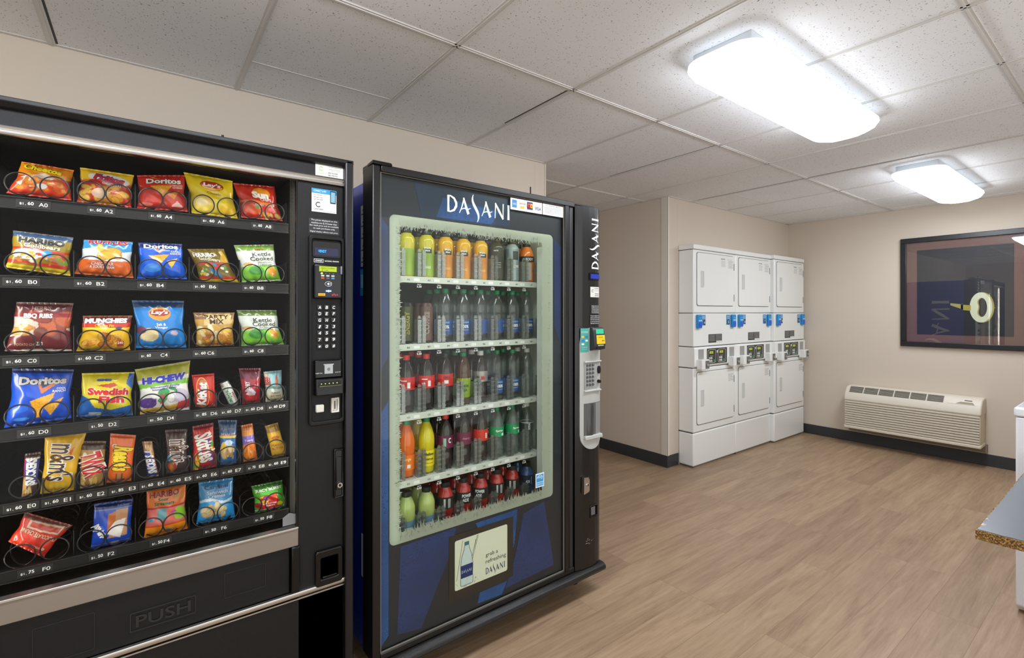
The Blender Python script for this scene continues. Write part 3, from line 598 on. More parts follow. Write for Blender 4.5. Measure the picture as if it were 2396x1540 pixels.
PACKS=[  # darker top bands on many packs put the tray's shade into the print
('snack_bag','A0',[-0.258,1.755,-0.155,1.75,-0.16,1.665,-0.287,1.667],[('f',(226,62,24)),('b',.62,1,(244,150,20),-.03,.5),('b',.60,.66,(250,180,40),-.03,.5),('p',[(.3,.62),(.5,.72),(.72,.58),(.62,.5),(.3,.52)],(240,225,210)),('e',.28,.42,.25,.16,(238,222,205)),('s',.05,.95,.12,.5,26,.085,CH),('e',.52,.3,.08,.08,(225,225,225)),('b',.0,.14,(222,56,24))],[('Cheetos',.44,.83,.74,.17,(250,224,20),o_(out=BK,bold=.05,rot=-.10))],'orange and red bag of crunchy cheese puffs in the top row, above the A0 tag','chip bag'),
('snack_bag','A2',[-0.143,1.76,-0.024,1.758,-0.03,1.662,-0.15,1.663],[('f',(205,48,22)),('b',.66,1,(248,205,40),.02,.5),('b',.61,.66,(245,150,40),.02,.5),('e',.55,.73,.40,.15,(235,235,238),-.12),('e',.5,.62,.35,.1,(196,34,22)),('s',.05,.95,.08,.5,26,.10,[(240,170,50),(248,195,80),(225,140,30)]),('e',.4,.3,.16,.14,(238,205,175))],[('Fritos',.55,.75,.60,.17,(190,30,30),o_(out=(30,60,150),bold=.04,shear=.2,rot=-.1)),('ORIGINAL',.62,.58,.4,.07,WH,o_(rot=-.1))],'yellow and red bag of corn chips in the top row, above the A2 tag','chip bag'),
('snack_bag','A4',[-0.018,1.759,0.099,1.779,0.107,1.667,-0.018,1.662],[('f',(206,42,28)),('p',[(.26,.96),(.4,.88),(.5,.84),(.3,.9)],(240,170,60)),('k',[(.24,.66),(.72,.68),(.52,.36)],CORN),('k',[(.6,.42),(.9,.56),(.74,.3)],(244,150,30)),('e',.16,.13,.14,.05,(225,120,100)),('p',[(.66,.1),(.8,.26),(.92,.1)],(235,190,180))],[('Doritos',.54,.80,.74,.15,WH,o_(out=BK,bold=.04)),('NACHO',.84,.68,.22,.05,(250,220,200),{}),('CHEESE',.84,.62,.22,.05,(250,220,200),{})],'red bag of nacho tortilla chips in the top row, above the A4 tag','chip bag'),
('snack_bag','A6',[0.095,1.788,0.227,1.782,0.242,1.661,0.116,1.664],[('f',(240,214,22)),('e',.52,.74,.25,.12,(170,35,30)),('e',.52,.71,.22,.075,(240,180,30)),('e',.52,.76,.22,.075,(186,38,32)),('e',.28,.28,.24,.2,(236,204,90)),('e',.33,.18,.22,.12,(245,214,80)),('e',.24,.30,.13,.09,(250,232,170)),('e',.8,.18,.18,.12,(236,190,40)),('b',0,.05,(225,190,20))],[("Lay's",.52,.745,.38,.12,WH,o_(bold=.04,shear=.15)),('Classic',.54,.55,.32,.06,(150,120,20),o_(rot=-.08))],'bright yellow bag of classic potato chips in the top row, above the A6 tag','chip bag'),
('snack_bag','A8',[0.228,1.776,0.351,1.783,0.377,1.668,0.251,1.666],[('f',(205,46,28)),('e',.6,.74,.22,.16,(240,150,30)),('b',.44,.50,(240,130,30),.02,1),('e',.3,.26,.2,.14,(226,90,50)),('s',.45,.98,.1,.36,9,.09,[(235,190,110),(225,160,80)]),('e',.40,.32,.05,.04,(90,170,90)),('e',.78,.28,.1,.06,(230,110,120))],[('Sun',.56,.68,.42,.2,WH,o_(bold=.06)),('CHIPS',.68,.55,.3,.08,WH,{}),('HARVEST CHEDDAR',.62,.40,.5,.06,(245,220,200),{})],'red bag of wavy multigrain chips in the top row, above the A8 tag','chip bag'),
('candy_bag','B0',[-0.274,1.572,-0.156,1.564,-0.162,1.457,-0.289,1.474],[('f',(150,128,26)),('b',.86,1,(60,84,120)),('b',0,.13,(224,196,40)),('b',.52,.58,(206,40,34),.015,1),('e',.28,.42,.24,.14,(228,224,226)),('b',.16,.24,(205,44,36),.01,1),('s',.1,.95,.2,.5,26,.06,[(210,40,40),(240,200,30),(90,170,50),(240,235,220),(230,120,30)]),('e',.62,.48,.1,.09,(40,140,205))],[('HARIBO',.5,.78,.78,.16,(30,30,30),o_(out=(215,215,205),bold=.06)),('Goldbears',.52,.65,.62,.11,(235,225,190),o_(out=(40,36,20),bold=.03))],'large gold bag of gummy candy in the second row, above the B0 tag','candy bag'),
('snack_bag','B2',[-0.135,1.56,-0.027,1.563,-0.025,1.457,-0.155,1.464],[('f',(228,104,32)),('b',.5,1,(40,140,205)),('b',.38,.72,(222,226,230),.05,1),('b',0,.45,(230,106,34),-.04,.5),('s',.3,.7,.55,.80,6,.16,[(238,188,60),(232,170,50)]),('p',[(.16,.92),(.3,.98),(.24,.88)],(190,30,40))],[('RUFFLES',.5,.94,.8,.10,(190,30,40),o_(out=WH,bold=.04)),('CHEDDAR',.44,.33,.42,.09,WH,o_(out=(220,60,30))),('& SOUR CREAM',.44,.24,.44,.07,WH,o_(out=(220,60,30)))],'blue white and orange bag of ridged cheddar chips, above the B2 tag','chip bag'),
('snack_bag','B4',[-0.015,1.562,0.092,1.567,0.105,1.459,-0.018,1.456],[('f',(14,92,215)),('b',.86,1,(14,40,110)),('p',[(.38,.84),(.45,.7),(.62,.84),(.56,.85),(.46,.77),(.43,.84)],(225,130,40)),('k',[(.2,.64),(.68,.68),(.46,.4)],CORN),('k',[(.62,.5),(.88,.58),(.7,.3)],(244,190,60)),('e',.3,.3,.18,.12,(60,140,235))],[('Doritos',.5,.90,.78,.12,WH,o_(out=(16,20,40),bold=.04)),('COOL',.82,.76,.2,.05,WH,{}),('RANCH',.82,.70,.24,.05,WH,{})],'blue bag of ranch tortilla chips in the second row, above the B4 tag','chip bag'),
('candy_bag','B6',[0.105,1.553,0.202,1.561,0.249,1.448,0.141,1.445],[('f',(112,92,28)),('b',0,.14,(226,196,40)),('b',.56,.61,(205,50,44)),('b',.16,.21,(205,50,44)),('s',.06,.95,.2,.54,22,.07,[(220,190,60),(200,50,50),(80,150,60),(230,225,215),(40,130,190)]),('p',[(.72,.62),(.9,.98),(.99,.6)],(190,150,30))],[('HARIBO',.36,.82,.6,.12,(220,215,200),o_(out=(30,28,16),bold=.04)),('Goldbears',.46,.70,.56,.1,(235,225,190),o_(out=(40,36,20),rot=-.15))],'smaller gold gummy candy bag tilted over the rail, above the B6 tag','candy bag'),
('snack_bag','B8',[0.23,1.575,0.348,1.587,0.371,1.465,0.253,1.455],[('f',(222,226,220)),('b',.82,1,(122,158,70)),('b',0,.40,(128,196,60),.03,.5),('e',.4,.3,.2,.12,(70,160,60)),('e',.82,.26,.13,.13,(216,150,50)),('e',.2,.47,.13,.05,(214,170,80))],[("Lay's",.58,.86,.22,.06,(170,60,30),{}),('Kettle',.62,.73,.5,.11,(34,50,34),o_(bold=.01)),('Cooked',.6,.61,.62,.11,(34,50,34),o_(bold=.01)),('JALAPENO',.66,.50,.4,.05,(90,120,90),{}),('CHEDDAR',.66,.44,.4,.05,(90,120,90),{})],'pale green and white bag of kettle chips in the second row, above the B8 tag','chip bag'),
('snack_bag','C0',[-0.268,1.385,-0.156,1.383,-0.159,1.251,-0.29,1.257],[('f',(200,186,172)),('b',.76,1,(92,34,38)),('b',0,.30,(112,36,44),.05,.4),('e',.8,.25,.3,.22,(120,38,44)),('s',.4,.98,.52,.74,5,.18,[(190,90,50),(150,50,40)]),('s',.08,.4,.28,.52,4,.15,[(220,160,80),(206,140,60)]),('e',.5,.4,.12,.1,(120,60,50)),('b',.7,.78,(140,30,36))],[("HERR'S",.46,.88,.34,.09,(150,120,110),o_(out=(110,20,26))),('BBQ RIBS',.42,.72,.5,.11,WH,o_(out=(110,20,26),bold=.05)),('POTATO CHIPS',.3,.14,.36,.05,(190,160,130),{}),('270',.5,.16,.1,.08,WH,{})],'maroon and cream bag of barbecue potato chips in the third row, above the C0 tag','chip bag'),
('snack_bag','C2',[-0.137,1.348,-0.028,1.348,-0.033,1.246,-0.151,1.25],[('f',(238,184,22)),('b',.78,1,(96,26,24)),('b',.66,.8,(206,50,26)),('p',[(.3,.70),(.72,.70),(.72,.82),(.3,.82)],(206,50,26)),('b',.6,.67,(252,212,50),.01,1),('s',.08,.9,.1,.5,20,.1,[(226,150,30),(238,180,60),(200,110,20)]),('e',.76,.65,.07,.04,(30,60,120)),('p',[(.74,.12),(.88,.12),(.88,.28),(.74,.28)],(190,70,40))],[('MUNCHIES',.48,.86,.86,.14,WH,o_(out=(90,16,16),bold=.06)),('Cheese Fix',.46,.72,.4,.07,YE,{}),('240',.81,.23,.11,.07,WH,{})],'yellow bag of mixed cheese snacks with dark red top, above the C2 tag','chip bag'),
('snack_bag','C4',[-0.03,1.393,0.097,1.393,0.103,1.249,-0.02,1.253],[('f',(22,130,215)),('b',.86,1,(24,70,120)),('e',.5,.72,.22,.14,(226,160,40)),('e',.5,.74,.2,.07,(180,40,36)),('e',.26,.28,.19,.14,(226,206,150)),('e',.22,.26,.12,.08,(240,226,180)),('e',.78,.32,.08,.05,(190,170,190)),('e',.1,.38,.1,.08,(130,70,100))],[("Lay's",.5,.745,.34,.10,WH,o_(bold=.04,shear=.15)),('Salt &',.52,.50,.2,.06,WH,{}),('Vinegar',.52,.43,.28,.06,WH,{})],'bright blue bag of vinegar potato chips in the third row, above the C4 tag','chip bag'),
('snack_bag','C6',[0.12,1.357,0.233,1.357,0.231,1.25,0.128,1.252],[('f',(196,150,70)),('b',.8,1,(140,100,60)),('p',[(.2,.62),(.92,.66),(.9,.96),(.26,.96)],(216,190,130)),('s',.08,.95,.06,.56,26,.13,[(220,150,50),(238,190,90),(200,120,40),(240,220,170)])],[('PARTY',.54,.87,.6,.12,(70,44,30),{}),('MIX',.54,.73,.36,.14,(70,44,30),{})],'tan and golden bag of party mix in the third row, above the C6 tag','chip bag'),
('snack_bag','C8',[0.238,1.365,0.357,1.365,0.381,1.244,0.251,1.247],[('f',(206,214,208)),('b',.84,1,(96,120,60)),('b',0,.42,(128,200,60),.03,.5),('e',.38,.34,.2,.14,(70,160,60)),('e',.82,.34,.12,.14,(222,160,60)),('e',.16,.5,.13,.05,(210,160,70))],[('Kettle',.58,.72,.48,.12,(34,44,34),o_(bold=.01)),('Cooked',.6,.61,.6,.12,(34,44,34),o_(bold=.01)),('JALAPENO',.64,.51,.4,.04,(90,120,90),{}),('CHEDDAR',.64,.46,.4,.04,(90,120,90),{})],'green and white bag of kettle chips in the third row, above the C8 tag','chip bag'),
('snack_bag','D0',[-0.276,1.212,-0.155,1.201,-0.16,1.067,-0.291,1.058],[('f',(10,78,205)),('b',.92,1,(8,40,110)),('p',[(.42,.78),(.52,.55),(.86,.80),(.84,.83),(.52,.64),(.46,.8)],(220,120,40)),('p',[(.48,.76),(.53,.66),(.72,.78)],(40,40,52)),('k',[(.34,.43),(.74,.56),(.72,.46),(.56,.28),(.52,.12),(.46,.12)],CORN),('k',[(.56,.32),(.90,.46),(.68,.13)],(236,172,40)),('e',.2,.3,.13,.06,(40,110,235)),('e',.24,.12,.12,.03,(70,150,245))],[('Doritos',.52,.79,.78,.14,(205,205,205),o_(out=(16,24,50),bold=.05)),('COOL',.84,.64,.16,.04,WH,{}),('RANCH',.81,.59,.22,.045,WH,{})],'large blue bag of ranch tortilla chips in the fourth row, above the D0 tag','chip bag'),
('candy_bag','D2',[-0.139,1.189,-0.023,1.184,-0.027,1.055,-0.151,1.069],[('f',(224,208,20)),('p',[(0,0),(1,0),(1,.26),(.6,.16),(.3,.22),(.16,.42),(0,.5)],(20,100,190)),('p',[(.9,.98),(1,.98),(1,.6),(.86,.75)],(20,100,190)),('e',.36,.84,.08,.03,(20,80,160)),('e',.5,.84,.08,.03,(20,80,160)),('p',[(.28,.72),(.62,.78),(.7,.72),(.56,.66)],(190,60,40)),('p',[(.2,.03),(.42,.03),(.42,.1),(.2,.1)],(225,230,235))],[('Swedish',.53,.58,.82,.16,(206,34,30),o_(out=WH,bold=.05,rot=-.03)),('Fish',.6,.40,.5,.16,(206,34,30),o_(out=WH,bold=.05,rot=-.03))],'yellow and blue bag of red gummy candy in the fourth row, above the D2 tag','candy bag'),
('candy_bag','D4',[-0.023,1.191,0.113,1.209,0.113,1.056,-0.011,1.049],[('f',(232,232,228)),('b',.74,1,(178,180,50)),('b',.55,.66,(120,190,60),.04,.5),('e',.16,.24,.17,.12,(90,60,140)),('e',.48,.44,.12,.09,(40,160,80)),('e',.78,.34,.2,.14,(206,196,222)),('p',[(0,0),(1,.06),(1,.2),(.5,.14),(0,.12)],(226,180,60)),('p',[(.7,.04),(1,.06),(1,.24),(.76,.2)],(205,60,60)),('s',.05,.35,.16,.32,9,.05,[(90,60,150),(120,80,170)]),('s',.4,.9,.2,.48,8,.08,[(60,170,80),(215,70,90),(235,235,235)])],[('HI-CHEW',.50,.72,.84,.15,(44,50,180),o_(out=WH,bold=.07,shear=.1)),('Immensely Fruity',.52,.56,.6,.05,(60,60,160),{}),('Intensely Chewy',.5,.51,.5,.045,(60,60,160),{})],'white and green bag of fruit chews with tall top, above the D4 tag','candy bag'),
('candy_bar','D6',[0.116,1.164,0.176,1.165,0.183,1.058,0.126,1.064],[('f',(206,34,20)),('e',.4,.45,.3,.46,(236,190,60)),('e',.4,.45,.27,.43,(206,34,20)),('e',.42,.76,.12,.08,(190,130,70)),('p',[(.78,.04),(.92,.04),(.92,.1),(.78,.1)],(230,200,190))],[('KitKat',.36,.42,1.15,.26,WH,o_(rot=PI/2-.12,bold=.05))],'small red wafer bar pack in the fourth row, above the D6 tag','candy bar'),
('candy_bag','D8',[0.244,1.176,0.31,1.172,0.308,1.056,0.254,1.057],[('f',(158,30,44)),('b',.7,1,(98,24,50)),('p',[(.2,.28),(.5,.46),(.74,.32),(.6,.2)],(206,190,200)),('e',.35,.7,.12,.12,(120,30,70)),('e',.5,.16,.3,.09,(196,40,40))],[('BERRY',.3,.5,.5,.14,(235,225,230),o_(rot=PI/2))],'small dark red candy bag in the fourth row, above the D8 tag','candy bag'),
('snack_bag','D9',[0.317,1.159,0.373,1.161,0.379,1.052,0.323,1.054],[('f',(150,196,205)),('b',0,.3,(220,208,176)),('b',.3,.44,(196,206,196)),('p',[(.0,.46),(.22,.5),(.24,.96),(.0,.96)],(205,200,190)),('e',.66,.66,.08,.2,(196,120,90)),('b',.42,.5,(110,150,140),.02,1)],[('BEEF',.14,.7,.5,.16,(196,60,50),o_(rot=PI/2,bold=.03)),('TURKEY',.56,.28,.5,.06,(110,100,80),{}),('JERKY SNACK',.56,.18,.6,.06,(90,80,60),{})],'small pale blue and cream snack bag at right end of fourth row, above D9','snack bag'),
('candy_bar','E0',[-0.252,0.985,-0.221,0.985,-0.230,0.872,-0.258,0.872],[('f',(72,44,34)),('b',.25,.9,(36,50,160)),('b',.86,.9,(225,225,230)),('b',.25,.29,(225,225,230)),('p',[(.0,.25),(.1,.25),(.1,.9),(.0,.9)],(206,50,50)),('s',.1,.9,.06,.22,6,.22,[(205,160,100),(225,190,130)])],[('SNICKERS',.52,.58,2.2,.19,WH,o_(rot=PI/2+.02,bold=.05))],'narrow blue and brown nut bar on the far left of the fifth row, above E0','candy bar'),
('candy_bag','E1',[-0.214,1.032,-0.129,1.023,-0.156,0.865,-0.223,0.872],[('f',(226,176,20)),('e',.5,.12,.28,.06,(236,190,30)),('p',[(.66,.7),(.8,.78),(.74,.62)],(220,90,40)),('e',.25,.5,.1,.06,(90,160,60))],[("m&m's",.52,.52,1.15,.38,(74,40,24),o_(rot=-PI/2-.06,out=WH,bold=.01))],'tall yellow bag of candy coated peanuts leaning right, above the E1 tag','candy bag'),
('candy_bar','E2',[-0.143,1.001,-0.087,0.992,-0.093,0.862,-0.143,0.869],[('f',(176,136,64)),('b',.82,1,(70,44,26)),('s',.1,.95,.04,.3,10,.14,[(214,170,84),(150,110,50),(226,190,110)]),('e',.2,.72,.08,.05,(215,215,215))],[('TWIX',.5,.50,1.25,.42,(205,30,34),o_(rot=-PI/2+.3,out=WH,bold=.03,shear=.1))],'golden caramel cookie bar with dark top and red slanted lettering, above E2','candy bar'),
('candy_bar','E3',[-0.078,1.013,-0.02,0.999,-0.031,0.863,-0.086,0.873],[('f',(236,106,14)),('b',.92,1,(206,90,20)),('p',[(.34,.02),(.62,.02),(.62,.2),(.34,.2)],(120,66,36)),('p',[(.4,.04),(.56,.04),(.56,.19),(.4,.19)],(190,130,80)),('p',[(.14,.36),(.30,.36),(.30,.68),(.14,.68)],(110,60,34)),('e',.2,.76,.1,.04,(220,215,205))],[("Reese's",.58,.50,1.25,.34,(246,214,30),o_(rot=-PI/2-.02,out=(80,40,20),bold=.05,shear=.2)),('PIECES BIG CUP',.22,.52,.6,.07,(246,214,30),o_(rot=-PI/2))],'orange peanut butter cup pack with yellow script in the fifth row, above E3','candy bar'),
('candy_bar','E4',[-0.006,0.978,0.018,0.975,0.034,0.866,0.008,0.869],[('f',(150,104,66)),('b',.04,.72,(36,50,160)),('b',.70,.74,(225,225,230)),('b',.02,.06,(225,225,230)),('p',[(.86,.04),(1,.04),(1,.7),(.86,.7)],(206,50,50)),('s',.1,.9,.78,.98,7,.22,[(205,160,110),(225,190,140)])],[('SNICKERS',.5,.38,2.3,.2,WH,o_(rot=PI/2+.04,bold=.05))],'narrow blue and brown nut bar in the middle of the fifth row, above E4','candy bar'),
('candy_bag','E5',[0.049,1.004,0.105,0.999,0.108,0.864,0.052,0.872],[('f',(66,42,40)),('e',.28,.18,.22,.1,(190,50,44)),('e',.14,.36,.1,.07,(60,150,200)),('e',.4,.24,.12,.06,(200,196,196)),('s',.1,.4,.1,.4,6,.1,[(190,50,44),(60,150,60),(210,120,30)])],[("m&m's",.64,.52,1.2,.40,(96,60,48),o_(rot=-PI/2,out=WH,bold=.01))],'dark brown bag of candy coated chocolates in the fifth row, above the E5 tag','candy bag'),
('candy_bag','E6',[0.118,1.005,0.174,1.009,0.183,0.859,0.118,0.866],[('f',(196,24,26)),('s',.05,.95,.04,.7,20,.12,[(206,40,34),(240,200,40),(80,170,60),(120,60,140),(236,120,30)]),('p',[(.1,.44),(.3,.58),(.22,.2)],(222,60,50)),('b',.9,1,(120,20,24))],[('Skittles',.58,.50,1.6,.34,WH,o_(rot=-PI/2+.18,bold=.03))],'red bag of rainbow fruit candies in the fifth row, above the E6 tag','candy bag'),
('snack_bag','E7',[0.186,1.016,0.24,1.008,0.238,0.869,0.193,0.871],[('f',(20,96,170)),('b',.76,1,(24,66,110)),('b',.6,.66,(240,210,40)),('s',.1,.95,.1,.46,18,.14,[(214,180,120),(196,150,90),(226,200,150)]),('b',0,.12,(30,110,180)),('e',.2,.42,.15,.1,(236,200,60)),('e',.5,.5,.25,.06,(190,215,235))],[('PLANTERS',.5,.80,.8,.06,(120,140,150),{}),('PEANUTS',.5,.68,.8,.07,(235,190,160),{})],'narrow blue bag of salted peanuts in the fifth row, above the E7 tag','snack bag'),
('cracker_pack','E8',[0.251,0.989,0.284,0.992,0.3,0.868,0.258,0.869],[('f',(236,130,24)),('b',.8,1,(196,110,50)),('b',.46,.72,(120,100,190),.06,.4),('b',.7,.86,(222,140,50)),('s',.1,.9,.1,.42,12,.12,[(240,150,40),(226,116,20)])],[('Toasty',.5,.58,.7,.07,WH,{})],'orange and violet cheese cracker pack in the fifth row, above the E8 tag','cracker pack'),
('snack_bar','E9',[0.321,0.977,0.361,0.984,0.391,0.86,0.344,0.862],[('f',(228,178,30)),('b',.78,1,(160,124,40)),('b',.5,.72,(238,190,60)),('b',0,.1,(196,140,20)),('e',.5,.6,.3,.06,(200,120,40))],[('PEANUT',.5,.38,.8,.07,(160,100,30),{}),('BUTTER',.5,.28,.8,.07,(160,100,30),{})],'slim golden yellow snack bar at the right end of the fifth row, above E9','snack bar'),
('cookie_bag','F0',[-0.252,0.832,-0.158,0.772,-0.216,0.700,-0.283,0.762],[('f',(206,52,40)),('b',.86,1,(120,70,60)),('p',[(.18,.86),(.9,.92),(.9,.68),(.18,.62)],(206,186,160)),('p',[(.22,.82),(.86,.87),(.86,.73),(.22,.67)],(190,60,46)),('p',[(.0,0),(.55,0),(.45,.2),(.0,.4)],(222,60,34))],[('CHOCOLATE CHUNK',.52,.54,.9,.12,(214,200,170),o_(rot=PI)),('@TISSIMO',.62,.22,.5,.08,(214,200,170),o_(rot=PI))],'red cookie bag lying askew and upside down at the bottom left, above F0','cookie bag'),
('pastry_pack','F2',[-0.113,0.82,-0.027,0.815,-0.031,0.695,-0.121,0.695],[('f',(20,74,196)),('b',.86,1,(10,40,110)),('b',.84,.86,(120,150,200)),('p',[(.38,.74),(.58,.8),(.58,.3),(.38,.3)],(196,104,40)),('p',[(.58,.83),(.9,.83),(.9,.2),(.4,.2),(.58,.5)],(196,146,104)),('p',[(.34,.32),(.56,.56),(.86,.60),(.72,.16)],(236,230,226)),('b',.0,.05,(30,80,200)),('b',.05,.075,(200,215,235)),('p',[(.5,.02),(.7,.02),(.7,.09),(.5,.09)],(196,196,190))],[('pop tarts',.18,.38,.5,.20,WH,o_(rot=-PI/2+.5,bold=.06)),('2 CT',.7,.92,.2,.04,(90,130,200),{})],'royal blue toaster pastry pack with frosted pastry picture, above the F2 tag','pastry pack'),
('candy_bag','F4',[0.004,0.837,0.102,0.835,0.107,0.678,-0.002,0.688],[('f',(214,110,36)),('b',.24,.58,(216,110,100)),('p',[(.26,.56),(.5,.58),(.5,.34),(.26,.34)],(90,150,160)),('e',.84,.42,.16,.14,(140,200,50)),('e',.68,.48,.08,.03,(200,70,160)),('b',.0,.22,(246,150,30)),('b',.2,.24,(226,80,40)),('e',.12,.36,.05,.04,(40,150,200)),('e',.24,.38,.04,.03,(200,60,60)),('e',.56,.1,.07,.03,(40,150,190)),('b',.58,.61,(160,40,60))],[('HARIBO',.45,.86,.74,.11,(120,30,70),o_(out=(190,130,60))),('Sour',.42,.76,.26,.06,(40,44,40),o_(out=(190,190,120))),('Streamers',.44,.68,.5,.07,(40,44,40),o_(out=(190,190,120))),('Z!NG',.8,.78,.24,.05,(150,190,90),{})],'orange and pink bag of sour gummy candy in the bottom row, above the F4 tag','candy bag'),
('cookie_bag','F6',[0.134,0.828,0.228,0.825,0.235,0.695,0.128,0.698],[('f',(56,134,192)),('b',.5,.56,(200,215,225),.05,1),('b',0,.5,(40,150,220),.05,1),('s',.15,.85,.14,.42,15,.13,[(226,206,160),(214,190,140)])],[('Cardinal',.5,.86,.7,.09,(44,70,110),{}),('Sandwich',.52,.74,.6,.08,(196,206,210),{}),('Cremes',.5,.65,.5,.08,(196,206,210),{})],'light blue bag of sandwich cookies in the bottom row, above the F6 tag','cookie bag'),
('candy_bag','F8',[0.28,0.785,0.375,0.786,0.393,0.690,0.291,0.692],[('f',(80,176,50)),('b',.86,1,(50,110,44)),('p',[(.1,.1),(.8,.1),(.74,.64),(.2,.62)],(206,44,46)),('s',.2,.75,.4,.62,9,.08,[(240,190,40),(226,90,40),(150,60,140)]),('e',.78,.24,.09,.09,(240,224,40)),('e',.1,.3,.12,.1,(150,40,50)),('b',0,.08,(40,150,60)),('b',.08,.13,(225,225,225))],[('JUICY BURST',.5,.80,.86,.11,WH,o_(bold=.04)),('FRUIT FLAVORED',.46,.32,.44,.05,WH,{}),('SNACKS',.46,.24,.3,.05,WH,{})],'green and red fruit snack pouch at the right end of the bottom row, above F8','candy bag'),
]
TH={'D6':.010,'E0':.011,'E4':.011,'E3':.010,'E8':.014,'E9':.011,'E2':.013,'F2':.014,'D8':.014,'D9':.012,'E7':.014,'E5':.015,'E6':.016,'E1':.017,'F0':.017}
ROW_Z={k:v[0] for k,v in ROWS.items()}
for (nm,code,q,art,tx,lab,cat) in PACKS:
    q=list(q); zt=ROW_Z[code[0]]+.0015
    for i in (5,7):   # lower corners rest on the tray
        q[i]=max(q[i],zt) if code!='B6' else q[i]
    pack(nm,code,q,art,tx,lab,cat,T=TH.get(code,.020),bar=(nm in('candy_bar','cracker_pack','snack_bar','pastry_pack')),N=72 if code[0] in 'ABCD' else 60)
# roll of mints above D7
mr=thing('mint_roll',(.2335,PY,1.057),'silver and green roll of mints leaning in the fourth row, above the D7 tag','candy roll','snack packs in the glass fronted machine')
mr.rotation_euler=(0,-.38,0)
b=MB(); b.lathe([(0,0),(.0125,.0),(.0135,.003),(.0135,.080),(.0125,.084),(0,.084)],(0,0,0),28); b.build('foil_roll',mat('crinkled_foil',(205,208,205),.3,.85,bump=.8,bscale=160),mr,smooth=40)
b=MB(); b.lathe([(.0137,.012),(.0137,.070)],(0,0,0),28); b.build('paper_band',mat('mint_band',(214,222,214),.45),mr,smooth=60)
def cylmap(r): return lambda x,z,y: (r*math.sin(x/r),-r*math.cos(x/r)+y,z)
b=MB(); b.text('Wint-O-Green',-.003,.042,.013,.056,y=0,rot=-PI/2,fn=cylmap(.0141),bold=.03,mi=0); b.text('MINTS',.010,.03,.007,.03,y=0,rot=-PI/2,fn=cylmap(.0141),bold=.03,mi=1)
b.build('printed_lettering',[mat('mint_green_ink',(30,130,70),.4),mat('mint_red_ink',(190,60,40),.4)],mr)
# ================================================================== DRINKS MACHINE (slightly turned; local s = x along the front, y = depth, z up)
BO=Vector((.631,1.640,0)); BRZ=math.atan2(.0205,1.183)
bv=thing('beverage_vending_machine',tuple(BO),'black and blue glass-front drinks machine in the centre, with bottles on lit shelves','vending machine',rz=BRZ)
BM=Matrix.Translation(BO)@Matrix.Rotation(BRZ,4,'Z')
def letters(word_fn,fn,y0,thick): pass
def strip(b,pts,fn,mi=0):
    """tapered stroke: list of (x,z,width)"""
    L=[];Rr=[]
    for i,(x,z,w) in enumerate(pts):
        a=pts[max(i-1,0)];c=pts[min(i+1,len(pts)-1)]; dx,dz=c[0]-a[0],c[1]-a[1]; l=math.hypot(dx,dz) or 1; w=w*1.18; nx,nz=-dz/l,dx/l
        L.append((x+nx*w/2,z+nz*w/2)); Rr.append((x-nx*w/2,z-nz*w/2))
    n=len(pts); vs=[fn(*p) for p in L]+[fn(*p) for p in Rr]
    b.add(vs,[(i,i+1,n+i+1,n+i) for i in range(n-1)],mi)
def dasani(b,fn,mi=0):
    """six flared roman letters on a 6.1 x 1 field; fn maps (x,z) to a point"""
    S=lambda pts: strip(b,pts,fn,mi)
    S([(.12,0,.17),(.11,.5,.13),(.12,1,.17)]); S([(.05,1,.03),(.3,.985,.08),(.6,.86,.13),(.78,.6,.17),(.78,.4,.17),(.6,.14,.13),(.3,.02,.08),(.05,0,.03)])
    for o in (1.05,3.05):
        S([(o+0,0,.05),(o+.2,.35,.08),(o+.42,.98,.10)]); S([(o+.36,1,.10),(o+.58,.45,.17),(o+.80,0,.19)]); S([(o+.1,.22,.04),(o+.4,.34,.06),(o+.75,.30,.07),(o+1.0,.40,.03)])
    P=[]
    for t in np.linspace(0,1,16):
        x=2.48-.28*math.sin(2*PI*(t*.78+.12))*(1 if True else 1); z=1.30-1.72*t; P.append((x,z,.04+.15*math.sin(PI*t)))
    S(P)
    S([(4.30,0,.06),(4.33,.5,.08),(4.36,1,.10)]); S([(4.32,1,.10),(4.7,.5,.17),(5.1,0,.14)]); S([(5.1,0,.06),(5.08,.5,.08),(5.1,1.02,.10)])
    S([(5.62,0,.19),(5.62,.5,.15),(5.62,1,.19)])
M_dblue=None
def mat_blue(name,base,dark,light,sc=38,k=.5):
    """printed water-drop pattern on blue"""
    m,nt,b,N,L=nodes(name); mp=mapping(nt,(1,1,1))
    v=N('ShaderNodeTexVoronoi'); v.inputs['Scale'].default_value=sc; v.inputs['Randomness'].default_value=1; L(mp.outputs[0],v.inputs['Vector'])
    r1=ramp(nt,v.outputs['Distance'],[(.0,lin(light)),(.13,lin(base)),(.30,lin(base)),(.36,lin(dark)),(.42,lin(base)),(1,lin(base))]).outputs[0]
    n=N('ShaderNodeTexNoise'); n.inputs['Scale'].default_value=5; L(mp.outputs[0],n.inputs['Vector'])
    f=ramp(nt,n.outputs['Fac'],[(.42,G(0)),(.6,G(k))]).outputs[0]
    n2=N('ShaderNodeTexNoise'); n2.inputs['Scale'].default_value=2.5; L(mp.outputs[0],n2.inputs['Vector'])
    bb=ramp(nt,n2.outputs['Fac'],[(.35,lin(tuple(int(x*.75) for x in base))),(.65,lin(base))]).outputs[0]
    L(mixc(nt,f,bb,r1),b.inputs['Base Color']); b.inputs['Roughness'].default_value=.3; return m
M_bl1=mat_blue('printed_blue_drops',(36,84,148),(12,30,70),(90,146,196),70,.95); M_bl2=mat_blue('printed_dim_blue',(38,58,106),(16,26,56),(76,104,150),60,.9)
M_bside=mat('side_panel_blue',(30,54,170),.25,coat=.4,vary=.35,bscale=3)
CW,CD=1.168,.84
